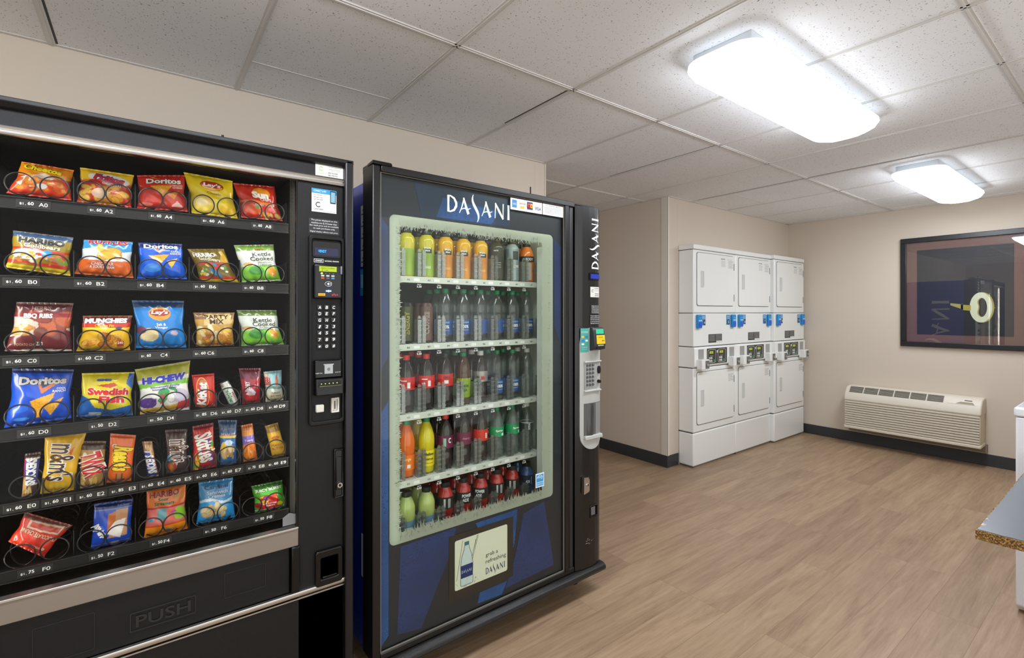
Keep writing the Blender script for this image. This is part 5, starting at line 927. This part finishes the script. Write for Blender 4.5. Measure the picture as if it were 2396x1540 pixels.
P={
'lime':lambda:bottle('juice',liquid('yellow_juice',(206,190,60)),capB,(mat('lime_label',(150,178,70),.35),.006,.115,.0322),[('R',-.018,.098,.018,.128,(34,36,34)),('Minute',0,.119,.026,.008,Lw),('Maid',0,.108,.02,.008,Lw),('LIMEADE',0,.04,.026,.010,(226,236,190))],'juice_bottle'),
'orange':lambda:bottle('juice',liquid('orange_juice',(226,170,40)),capB,(mat('orange_label',(214,140,60),.35),.006,.115,.0322),[('R',-.018,.098,.018,.128,(34,36,34)),('Minute',0,.119,.026,.008,Lw),('Maid',0,.108,.02,.008,Lw),('ORANGE',0,.04,.026,.010,(240,200,120))],'juice_bottle'),
'coffee':lambda:bottle('juice',liquid('dark_tea',(74,70,56)),mat('brown_cap',(60,46,36),.4),(mat('charcoal_label',(70,68,60),.4),.010,.150,.0338),[('FACTS',-.008,.135,.02,.006,Lw),('R',-.02,.08,.016,.082,(190,190,185)),('R',-.02,.07,.016,.072,(190,190,185)),('R',-.02,.06,.016,.062,(190,190,185))],'iced_tea_bottle'),
'silver':lambda:bottle('juice',liquid('silver_bottle',(150,160,160)),mat('brown_cap'),(mat('silver_label',(150,164,168),.25,.4),.006,.150,.0338),[('R',-.016,.10,.014,.140,(64,72,76)),('CORE',0,.07,.03,.012,(226,232,232))],'water_bottle'),
'body':lambda:bottle('sport',liquid('orange_sport',(226,120,40)),capB,(mat('sport_black_label',(46,46,48),.35),.095,.122,.0350),[('BODY',0,.108,.04,.012,Lw),('R',-.018,.01,.010,.09,(196,186,176))],'sports_drink_bottle'),
'cank':lambda:bottle('can',mat('black_can',(40,40,34),.3,.5),None,(mat('olive_can_print',(70,74,40),.35,.3),.01,.145,.0267),[('ENERGY',0,.08,.09,.02,PI/2,(160,150,60))],'drink_can'),
'canb':lambda:bottle('can',mat('brown_can',(92,70,62),.35,.5),None,(mat('brown_can_print',(104,80,72),.4,.2),.01,.145,.0267),[('COFFEE',0,.08,.09,.02,PI/2,(170,150,140))],'drink_can'),
'water':lambda:bottle('water',M_clr,capG,(mat('water_label_blue',(36,76,140),.3),.030,.092,.0318),[('DASANI',0,.080,.034,.008,(150,190,210)),('100%',0,.062,.032,.014,Lw),('RECYCLED BOTTLE',0,.047,.034,.004,(170,190,220))],'water_bottle'),
'cola':lambda:bottle('soda',liquid('dark_cola',(36,28,26)),capR,(mat('red_label',(196,28,26),.3),.088,.138,.0338),[('R',.006,.095,.018,.118,(228,224,220)),('R',-.020,.122,.004,.126,(235,205,200)),('cola',-.012,.108,.016,.010,Lw)],'cola_bottle'),
'colac':lambda:bottle('soda',liquid('dark_cola',(36,28,26)),capB,(mat('red_label'),.088,.138,.0338),[('ZERO',0,.124,.03,.009,(60,20,20)),('R',-.010,.098,.008,.112,(228,224,220))],'cola_bottle'),
'tea':lambda:bottle('water',liquid('brown_tea',(70,44,20)),capG,(mat('lime_tea_label',(130,160,44),.35),.030,.112,.0320),[('R',-.03,.104,.03,.112,(214,160,40)),('LEMON',0,.08,.036,.012,(50,80,30)),('TEA',0,.062,.024,.012,(50,80,30))],'iced_tea_bottle'),
'diet':lambda:bottle('soda',liquid('dark_cola',(36,28,26)),capW,(mat('silver_soda_label',(150,146,142),.25,.5),.090,.136,.0338),[('R',.002,.098,.018,.114,(190,40,50)),('diet',-.012,.112,.014,.010,(60,60,60))],'diet_cola_bottle'),
'clear':lambda:bottle('water',M_clr,capW,None,None,'water_bottle'),
'fanta':lambda:bottle('soda',liquid('orange_soda',(222,100,16)),capG,(mat('orange_soda_label',(236,116,24),.3),.030,.088,.0335),[('orange',0,.07,.04,.012,(240,200,120)),('R',.004,.038,.018,.052,(230,220,210))],'orange_soda_bottle'),
'yellow':lambda:bottle('soda',liquid('yellow_soda',(206,190,20)),capG,(mat('yellow_label',(236,214,40),.3),.030,.092,.0335),[('Mellow',0,.078,.044,.012,(60,70,20)),('citrus',0,.058,.034,.009,(60,70,20)),('R',-.02,.040,.02,.042,(110,110,30))],'citrus_soda_bottle'),
'cherry':lambda:bottle('soda',liquid('dark_cola',(36,28,26)),capR,(mat('cherry_label',(104,30,60),.3),.086,.138,.0338),[('C',.016,.118,.012,.022,Lw),('R',-.012,.094,.000,.128,(150,190,170))],'cherry_cola_bottle'),
'cherryb':lambda:bottle('soda',liquid('dark_cola',(36,28,26)),capB,(mat('cherry_label',(104,30,60),.3),.086,.138,.0338),[('cherry',0,.112,.036,.012,(190,120,150))],'cherry_cola_bottle'),
'redb':lambda:bottle('soda',liquid('dark_cola',(36,28,26)),capB,(mat('orange_red_label',(200,44,24),.3),.088,.138,.0338),[('R',.012,.098,.020,.122,(228,224,220))],'cola_bottle'),
'lemon':lambda:bottle('soda',glassy('clear_lemon_soda',(190,204,196),1.5,.03,.3,(150,166,158)),capG,(mat('green_label',(24,150,90),.3),.092,.136,.0338),[('Sprite',-.004,.118,.036,.012,Lw),('R',.006,.096,.018,.108,(228,234,226))],'lemon_soda_bottle'),
'seltzer':lambda:bottle('soda',M_clr,capW,(mat('seltzer_print',(196,200,198),.4),.128,.133,.0330),[('SODA',0,.113,.03,.01,PI/2,Lw)],'seltzer_bottle'),
'pale':lambda:bottle('sport',liquid('pale_lemonade',(176,190,110)),capB,(mat('pale_blue_label',(110,150,176),.35),.030,.078,.0348),[('water',0,.05,.034,.012,Lw)],'sports_drink_bottle'),
'power':lambda:bottle('sport',liquid('red_sport',(170,34,30)),capB,(mat('black_sport_label',(34,36,34),.35),.084,.132,.0350),[('POWER',-.004,.118,.044,.014,Lw),('ADE',-.010,.100,.028,.014,Lw)],'sports_drink_bottle'),
'powerb':lambda:bottle('sport',liquid('red_sport',(170,34,30)),capB,(mat('black_sport_label',(34,36,34),.35),.084,.132,.0350),[('R',-.020,.090,-.012,.126,(190,190,186)),('R',-.002,.088,.010,.126,(160,160,156))],'sports_drink_bottle'),
'blue':lambda:bottle('sport',liquid('blue_sport',(44,84,140)),capB,(mat('navy_sport_label',(24,34,64),.35),.084,.132,.0350),[('R',.004,.09,.010,.126,(90,150,200)),('ADE',-.012,.104,.02,.012,Lw)],'sports_drink_bottle')}
NAMES={'lime':'lime yellow juice bottle with black cap','orange':'orange juice bottle with black cap and black label','coffee':'dark bottle with brown cap and charcoal label','silver':'silver grey bottle with brown cap','body':'orange sports bottle with a black band','cank':'tall black and olive drink can','canb':'tall brown drink can','water':'clear water bottle with green cap and blue label','cola':'dark cola bottle with red cap and red label','colac':'dark cola bottle with red label and black cap','tea':'brown tea bottle with green cap and lime label','diet':'dark cola bottle with white cap and silver label','clear':'clear unlabelled bottle','fanta':'orange soda bottle with green cap','yellow':'yellow soda bottle with green cap','cherry':'dark soda bottle with red cap and purple label','cherryb':'dark soda bottle with black cap and purple label','redb':'dark soda bottle with black cap and orange-red label','lemon':'clear soda bottle with green cap and green label','seltzer':'clear bottle with thin printed band','pale':'pale yellow-green drink bottle','power':'red sports bottle with white lettering on black label','powerb':'red sports bottle with barcode on black label','blue':'blue sports drink bottle'}
LAY=[['lime','lime','orange','orange','orange','coffee','silver','body'],['cank','canb','water','water','water','water','water','water'],['cola','cola','colac','tea','diet','water','water','clear'],['fanta','yellow','cherry','cherryb','redb','lemon','lemon','seltzer'],['pale','pale','powerb','power','power','powerb','powerb','blue']]
ORD=['first','second','third','fourth','fifth','sixth','seventh','eighth']; SHN=['top shelf','second shelf','middle shelf','fourth shelf','bottom shelf']
proto={}; rn=random.Random(21); TURN={(1,4):2.2,(1,5):1.3,(3,6):.45,(0,0):2.6,(2,6):.3,(4,3):.35}
for r_,row in enumerate(LAY):
    for i,k in enumerate(row):
        for dep in range(3):
            if k not in proto: proto[k]=P[k](); o=proto[k]
            else: o=copyt(proto[k])
            s_=S0+SP*i; y=.168+.071*dep
            o.location=BM@Vector((s_,y,SH[r_]+.0027)); o.rotation_euler=(0,0,BRZ-.32+(TURN.get((r_,i),rn.uniform(-.25,.25)) if dep==0 else rn.uniform(-2.5,2.5)))
            nm='can' if k.startswith('can') else 'bottle'
            if dep==0: tag(o,'%s, %s from left on the %s'%(NAMES[k],ORD[i],SHN[r_]),nm,'drinks on the cooler shelves')
            else:
                tag(o,'%s %s behind the %s from left on the %s'%(nm if nm=='can' else NAMES[k].split(' with')[0],('directly','second')[dep-1],ORD[i],SHN[r_]),nm,'drinks standing behind the front ones')
# ================================================================== STACKED DRYERS (three pairs built into the far wall)
M_dry=mat('dryer_enamel',(238,240,236),.3,coat=.2); M_dry2=mat('dryer_enamel_shade',(206,209,206),.4)
M_paper=mat('instruction_print',(120,122,126),.6)
def dryer(x0,yf,n1,n2,label,dark_side=True):
    W_=.70; r=thing('stacked_dryer',(x0,yf,0),label,'dryer','stacked dryers along the back wall')
    D_=YR-yf
    def box(name,x0,x1,z0,z1,y0=0,y1=None,m=M_dry,bev=.006,par=r):
        b=MB(); b.box(x0,x1,y0,D_ if y1 is None else y1,z0,z1); return b.build(name,m,par,bevel=bev,seg=3)
    box('top_cap',0,W_,1.908,1.950,-.004)
    box('upper_cabinet',.001,W_-.001,1.349,1.905,bev=.01)
    box('upper_panel',.001,W_-.001,1.056,1.346,bev=.006)
    box('lower_cabinet',.001,W_-.001,.305,.866,bev=.01)
    box('kick_plate',.001,W_-.001,.012,.300,bev=.012)
    box('base_rail',.02,W_-.02,0,.02,.01,m=mat('grimy_base',(120,116,108),.7),bev=0)
    b=MB(); b.prism([(D_,1.050),(.0,1.050),(-.012,1.040),(-.012,.885),(.0,.872),(D_,.872)],0.0,W_,0,'YZ'); cp=b.build('control_panel',M_dry,r,bevel=.004)
    for z0,z1 in ((1.9045,1.909),(1.3455,1.3495),(1.05,1.057),(.865,.873),(.299,.306)):
        b=MB(); b.box(.004,W_-.004,.012,D_,z0,z1); b.build('seam',M_gap,r)
    for nm,z0,z1,hz in (('upper_door',1.415,1.880,1.648),('lower_door',.372,.828,.60)):
        b=MB(); b.prism(rrect(.050,.655,z0,z1,.022),-.010,.002); dr=b.build(nm,M_dry,r,bevel=.003)
        b=MB(); ring(b,rrect(.045,.660,z0-.005,z1+.005,.026),rrect(.0505,.6545,z0+.0005,z1-.0005,.022),-.0015,.002); b.build('door_gap',mat('door_shadow_line',(120,120,118),.8),dr)
        b=MB(); ring(b,rrect(.098,.148,hz-.072,hz+.072,.006),rrect(.104,.142,hz-.064,hz+.066,.004),-.0125,-.009); b.box(.104,.142,-.0135,-.010,hz-.064,hz-.056); b.box(.104,.142,-.0103,-.0098,hz-.064,hz+.066); b.build('handle',M_dry2,dr,bevel=.001)
        for hz2 in (z0+.075,z1-.10):
            b=MB(); b.box(.648,.6565,-.0125,-.002,hz2-.032,hz2+.032); b.build('hinge',mat('hinge_grey',(120,122,122),.4),dr,bevel=.001)
        b=MB()
        if nm=='upper_door':
            b.text('DRYER',.46,z1-.035,.010,.07,y=-.0106,bold=.04); b.text('24 LB CAPACITY',.575,z1-.035,.006,.08,y=-.0106)
            for k in range(5): b.box(.43,.50,-.0106,-.0102,z1-.055-.012*k,z1-.053-.012*k)
        for k in range(5): b.box(.56,.63-.012*(k%2),-.0106,-.0102,z1-.055-.013*k,z1-.052-.013*k)
        frame(b,.552,.640,z1-.115,z1-.045,.0008,-.0106,-.0102)
        b.build('instruction_label',M_paper,dr)
    # blue payment readers and number plates
    for sx,nn in ((0,n1),(1,n2)):
        X=(lambda t:.035+t) if sx==0 else (lambda t:.665-t)
        a,c=sorted((X(0),X(.062))); b=MB(); b.box(a,c,-.027,.0,1.215,1.335); rd=b.build('payment_reader',mat('reader_blue',(30,140,205),.35),r,bevel=.008,seg=3)
        b=MB(); b.box(a+.006,c-.006,-.0285,-.0265,1.228,1.268,0); b.box(a+.006,c-.006,-.0285,-.0265,1.276,1.290,1); b.text('PAY',(a+c)/2,1.306,.010,.03,y=-.0285,mi=1,bold=.03); b.build('reader_face',[mat('reader_violet_blue',(50,90,210),.3),mat('reader_pale_print',(150,205,235),.4)],rd)
        a,c=sorted((X(.088 if sx==0 else .070),X(.150 if sx==0 else .132))); b=MB(); b.box(a,c,-.002,.0,1.240,1.332); pl=b.build('number_plate',mat('plate_blue',(60,130,185),.4),r)
        b=MB(); h=.5*(a+c); b.box(h-(.0 if sx==0 else .012),h+(.028 if sx==0 else .016),-.003,-.002,1.244,1.285,0)
        b.text(nn,h+(.014 if sx==0 else .002),1.2645,.028,.015,y=-.0036,mi=1,bold=.04)
        for k in range(3): b.box(a+.006,c-.006,-.0028,-.002,1.296+.011*k,1.301+.011*k,2)
        b.build('plate_lettering',[M_txtb,M_txtw,mat('plate_pale',(190,215,230),.5)],pl)
    b=MB(); b.box(.235,.455,-.002,.0,1.082,1.158); np_=b.build('rating_plate',mat('rating_black',(58,60,58),.5),r)
    b=MB()
    for k in range(5):
        for sx in (0,1): b.box(.242+.108*sx,.335+.108*sx,-.0028,-.002,1.096+.0125*k,1.100+.0125*k,0)
    b.box(.36,.452,-.0028,-.002,1.082,1.094,1); b.build('plate_lettering',[mat('rating_print',(170,172,170),.5),M_txtw],np_)
    b=MB(); b.prism(rrect(.190,.520,.893,1.032,.006),-.015,-.010); ft=b.build('control_fascia',mat('fascia_charcoal',(52,54,52),.4),cp)
    b=MB()
    for sx in (0,1):
        o=.200+.165*sx
        ring(b,rrect(o,o+.130,.902,1.022,.02),rrect(o+.003,o+.127,.905,1.019,.018),-.0158,-.0148,0)
        b.box(o+.028,o+.085,-.0160,-.0148,.985,1.006,1); b.text('30',o+.056,.9955,.014,.03,y=-.0168,mi=2)
        for i in range(2):
            for j in range(2): b.cyl((o+.030+.028*i,-.0148,.920+.025*j),(o+.030+.028*i,-.0185,.920+.025*j),.0105,n=14,mi=0)
        b.cyl((o+.098,-.0148,.922),(o+.098,-.0185,.922),.011,n=14,mi=3); b.text('START',o+.06,.963,.007,.05,y=-.0160,mi=0)
    b.box(.345,.365,-.0162,-.0148,.99,1.012,0); b.build('control_button',[mat('button_white',(214,216,212),.4),mat('led_olive',(150,160,30),.4,emit=.25),mat('led_dark',(60,60,10),.5),mat('button_green',(60,150,110),.4)],ft)
    for sx in (0,1):
        x=.055 if sx==0 else .565
        b=MB(); b.box(x,x+.085,-.0125,-.0115,.935,1.030,0); b.build('slot_plate',mat('slot_plate_grey',(168,170,168),.4,.3),cp)
        x=.030 if sx==0 else .548; b=MB(); b.box(x,x+.115,-.066,-.010,.858,.945); cbx=b.build('coin_box',M_dry,cp,bevel=.006,seg=3)
        b=MB(); b.box(x+.050,x+.108,-.0675,-.065,.866,.934,0); b.cyl((x+.074,-.066,.898),(x+.074,-.075,.898),.012,n=16,mi=1); b.build('coin_chute',[mat('chute_grey',(110,112,110),.5),M_chrome],cbx)
    return r
dryer(3.80,2.43,'4','5','white stacked dryer numbered 4 and 5, nearest of the three, beside the wall corner')
dryer(4.50,2.43,'6','7','white stacked dryer numbered 6 and 7, the middle one of three')
dryer(5.20,2.395,'8','9','white stacked dryer at the far right beside the corner, standing slightly forward')
# ================================================================== WALL AIR CONDITIONER
M_ac=mat('cream_plastic',(222,214,198),.45)
ac=thing('wall_air_conditioner',(XE,1.435,.14),'cream through-wall air conditioner low on the far wall under the framed picture','air conditioner')
hw=.515; F_=-.205
b=MB(); prof=[(0,.46),(-.06,.462),(-.13,.452),(-.180,.398),(F_,.335),(F_,.318),(0,.318)]
b.prism([(x,z) for x,z in prof],-hw,hw,0,'XY') if False else b.add([(x,-hw,z) for x,z in prof]+[(x,hw,z) for x,z in prof],[(i,(i+1)%7,(i+1)%7+7,i+7) for i in range(7)]+[tuple(range(7))[::-1],tuple(range(7,14))])
b.build('top_housing',M_ac,ac,bevel=.012,seg=4)
b=MB(); b.box(F_+.012,0,-hw+.006,hw-.006,.05,.318); b.build('body',M_ac,ac,bevel=.004)
b=MB(); NS=11
pz=[]
for k in range(NS):
    z=.066+.0228*k; pz+= [(F_+.014,z),(F_-.002,z+.006),(F_-.003,z+.016),(F_+.012,z+.0205)]
poly=pz+[(F_+.03,.32),(F_+.03,.064)]
n=len(poly); b.add([(x,-hw+.01,z) for x,z in poly]+[(x,hw-.01,z) for x,z in poly],[(i,(i+1)%n,(i+1)%n+n,i+n) for i in range(n)]+[tuple(range(n))[::-1],tuple(range(n,2*n))])
b.build('louvred_front',M_ac,ac)
b=MB()
for k in range(NS): b.box(F_+.0115,F_+.0125,-hw+.012,hw-.012,.0655+.0228*k-.003,.0655+.0228*k+.0015)
b.build('louvre_gap',mat('louvre_shadow',(164,156,140),.8),ac)
b=MB(); b.prism([(F_-.004,.04),(F_-.004,.064),(F_+.02,.066),(0,.066),(0,.035),(F_+.02,.035)],-hw,hw,0,'XY') if False else b.box(F_-.002,0,-hw,hw,.036,.066); b.build('lower_skirt',M_ac,ac,bevel=.008,seg=3)
def slope(t,y,off=0):  # point on the sloping top between (-.13,.452) and (-.180,.398)... t 0..1
    x=-.065+(-.120)*t; z=.4605-.066*t if t<.5 else .4275-.066*(t-.5)
    return (x-off*.6,y,z+off)
gr=MB()
def onslope(t): # piecewise along the housing profile
    P=[(-.05,.4620),(-.13,.452),(-.180,.398)]; L1=math.dist(P[0],P[1]); L2=math.dist(P[1],P[2]); d=t*(L1+L2)
    if d<L1: q=d/L1; a,c=P[0],P[1]
    else: q=(d-L1)/L2; a,c=P[1],P[2]
    return a[0]+(c[0]-a[0])*q,a[1]+(c[1]-a[1])*q
for i in range(6):
    y1=.475-.124*i; y0=y1-.115
    for k in range(6):
        t0=.50+.085*k; t1=t0+.05; (xa,za),(xb,zb)=onslope(t0),onslope(t1); e=.0022
        gr.add([(xa-e,y0,za+e),(xb-e,y0,zb+e),(xb-e,y1,zb+e),(xa-e,y1,za+e)],[(0,1,2,3)])
gr.build('air_grille',mat('grille_slot_dark',(66,66,54),.7),ac)
b=MB(); (xa,za),(xb,zb)=onslope(.42),onslope(.97); e=.0015; ring_=[(-.27,.0),(-.47,.0)]
b.add([(xa-e,-.285,za+e),(xb-e,-.285,zb+e),(xb-e,-.485,zb+e),(xa-e,-.485,za+e)],[(3,2,1,0)],0)
(xa,za),(xb,zb)=onslope(.80),onslope(.94); e=.0024; b.add([(xa-e,-.375,za+e),(xb-e,-.345,zb+e),(xb-e,-.47,zb+e),(xa-e,-.455,za+e)],[(3,2,1,0)],1)
(xa,za),(xb,zb)=onslope(.66),onslope(.70); b.add([(xa-e,-.40,za+e),(xb-e,-.40,zb+e),(xb-e,-.45,zb+e),(xa-e,-.45,za+e)],[(3,2,1,0)],2)
b.build('control_lid',[mat('lid_cream',(228,222,208),.4),mat('lid_recess',(150,140,116),.5),M_txtb],ac)
b=MB(); b.box(-.03,0,-hw-.012,hw+.012,-.02,.05); b.build('wall_sleeve',mat('sleeve_grey',(140,130,116),.6),ac)
# ================================================================== FRAMED PICTURE
pc=thing('framed_picture',(XE,1.073,1.026),'large black framed picture of a gold key on a dark ground, on the far wall','picture')
PW=.453; PH=1.044
def yz(mb,y0,y1,z0,z1,x0,x1,mi=0): mb.box(x0,x1,y0,y1,z0,z1,mi)
b=MB(); T_=.046
for a in ((-PW,PW,0,T_),(-PW,PW,PH-T_,PH),(-PW,-PW+T_,T_,PH-T_),(PW-T_,PW,T_,PH-T_)): yz(b,*a,-.030,0)
b.build('frame',mat('black_picture_frame',(32,34,38),.35),pc,bevel=.004)
b=MB(); yz(b,-PW+T_,PW-T_,T_,PH-T_,-.010,0); b.build('mat_board',mat('dusty_brown_mat',(112,84,76),.7),pc)
b=MB(); yz(b,-.327,.327,.120,.922,-.0125,-.0105); art=b.build('print',mat('print_charcoal_field',(30,34,42),.6,vary=.25,bscale=4),pc)
# the key: ring head with a kidney shaped opening, collar and shaft lying towards the left
def pt(y,z,x): return (x,y,z)
ky,kz=-.121,.373
b=MB(); ou=[];inn=[]
for t in np.linspace(0,2*PI,48,endpoint=False):
    ou.append((ky+.074*math.cos(t),kz+.134*math.sin(t)))
    rr_=1-.42*math.exp(-((math.atan2(math.sin(t),math.cos(t))-0)**2)/.25)
    inn.append((ky-.004+.036*math.cos(t)*rr_,kz+.085*math.sin(t)))
def ringyz(mb,o_,i_,x,mi): 
    n=len(o_); mb.add([(x,a,c) for a,c in o_]+[(x,a,c) for a,c in i_],[(i,(i+1)%n,n+(i+1)%n,n+i) for i in range(n)],mi)
ringyz(b,[(a-.012,c) for a,c in ou],[(a-.008,c) for a,c in inn],-.0128,1); ringyz(b,ou,inn,-.0132,0)
b.add([(-.0134,ky+.066,kz+.020),(-.0134,ky+.066,kz-.030),(-.0134,ky+.130,kz-.022),(-.0134,ky+.130,kz+.026)],[(0,1,2,3)],1)
b.add([(-.0134,ky+.118,kz+.034),(-.0134,ky+.118,kz-.022),(-.0134,ky+.134,kz-.020),(-.0134,ky+.134,kz+.034)],[(0,1,2,3)],2)
b.add([(-.0134,ky+.132,kz+.030),(-.0134,ky+.132,kz-.012),(-.0134,ky+.205,kz+.022),(-.0134,ky+.205,kz+.040)],[(0,1,2,3)],1)
b.build('key_print',[mat('key_pale_gold',(214,220,190),.5),mat('key_gold',(170,160,66),.5),mat('key_shadow',(80,84,50),.5)],art)
b=MB(); yz(b,-PW+T_,PW-T_,T_,PH-T_,-.024,-.021); b.build('picture_glass',glassy('picture_glass',(255,255,255),1.62),pc)
# ================================================================== WASHER AND FOLDING TABLE
M_was=mat('washer_enamel',(232,234,238),.25,coat=.4)
wa=thing('washing_machine',(3.138,.39,0),'white washing machine at the right edge, behind the grey table','washing machine')
b=MB(); b.prism([(0,.04),(0,.885),(.66,.885),(.66,.04),(.62,.01),(.03,.01)],-.68,0,0,'XZ'); b.build('cabinet',M_was,wa,bevel=.006,seg=3)
b=MB(); b.box(-.006,.668,-.69,.006,.887,.930); b.build('top_panel',M_was,wa,bevel=.010,seg=4)
b=MB(); b.box(-.0008,.0,-.040,-.036,.05,.88); b.build('panel_seam',mat('cool_seam',(120,126,134),.6),wa)
b=MB(); b.box(.08,.58,-.60,-.10,.930,.940); b.build('lid',M_was,wa,bevel=.004)
b=MB(); b.box(.0,.66,-.70,-.62,.930,1.07); b.build('control_console',M_was,wa,bevel=.008)
for x in (.05,.61):
    for y in (-.05,-.63):
        b=MB(); b.cyl((x,y,0),(x,y,.03),.02,n=16); b.build('foot',M_blkm,wa)
tb=thing('folding_table',(1.83,.305,0),'grey laminate folding table with chipped particle board edge at the right edge','table')
tx,ty,tz=1.22,-.80,.760
def mat_particle():
    m,nt,b,N,L=nodes('chipped_particle_board'); mp=mapping(nt,(1,1,1))
    v=N('ShaderNodeTexVoronoi'); v.inputs['Scale'].default_value=380; L(mp.outputs[0],v.inputs['Vector'])
    sx=N('ShaderNodeSeparateXYZ'); L(v.outputs['Color'],sx.inputs[0])
    c=ramp(nt,sx.outputs[0],[(0,lin((60,42,20))),(.4,lin((120,86,40))),(.75,lin((164,124,62))),(1,lin((196,160,96)))]).outputs[0]; L(c,b.inputs['Base Color']); b.inputs['Roughness'].default_value=.8
    bp=N('ShaderNodeBump'); bp.inputs['Strength'].default_value=.7; bp.inputs['Distance'].default_value=.002; L(sx.outputs[1],bp.inputs['Height']); L(bp.outputs[0],b.inputs['Normal']); return m
rn=random.Random(4); P=[]
for i in range(60): P.append((i/60*tx,0-abs(rn.gauss(0,.0007))))
P+=[(tx,0),(tx,ty)]
for i in range(60): P.append((0+abs(rn.gauss(0,.0007)),ty*(1-i/60)))
b=MB(); b.prism(P,.733,tz-.0016,0,'XY'); b.build('core_board',mat_particle(),tb)
P2=[(max(x,.002),min(y,-.002)) for x,y in P]; P2=[(x+ (rn.uniform(0,.004) if x<.02 or y>-.02 else 0),y-(rn.uniform(0,.003) if y>-.02 else 0)) for x,y in P2]
b=MB(); b.prism(P2,tz-.0016,tz,0,'XY'); b.build('laminate_top',mat('grey_laminate',(84,91,99),.28,spec=.6,vary=.08,bscale=14),tb)
b=MB()
for i in range(9):
    x=rn.uniform(.01,.12); b.add([(x,-.003,tz+.0004),(x+.01*rn.random()+.003,-.004,tz+.0004),(x+.008,-.006-.008*rn.random(),tz+.0004)],[(0,1,2)])
b.build('chip_mark',mat('chip_pale',(206,206,202),.6),tb)
for x in (.12,1.02):
    b=MB(); b.box(x,x+.04,ty+.05,-.28,0,.733); b.build('leg_panel',mat('table_leg_grey',(90,94,98),.5),tb,bevel=.003)
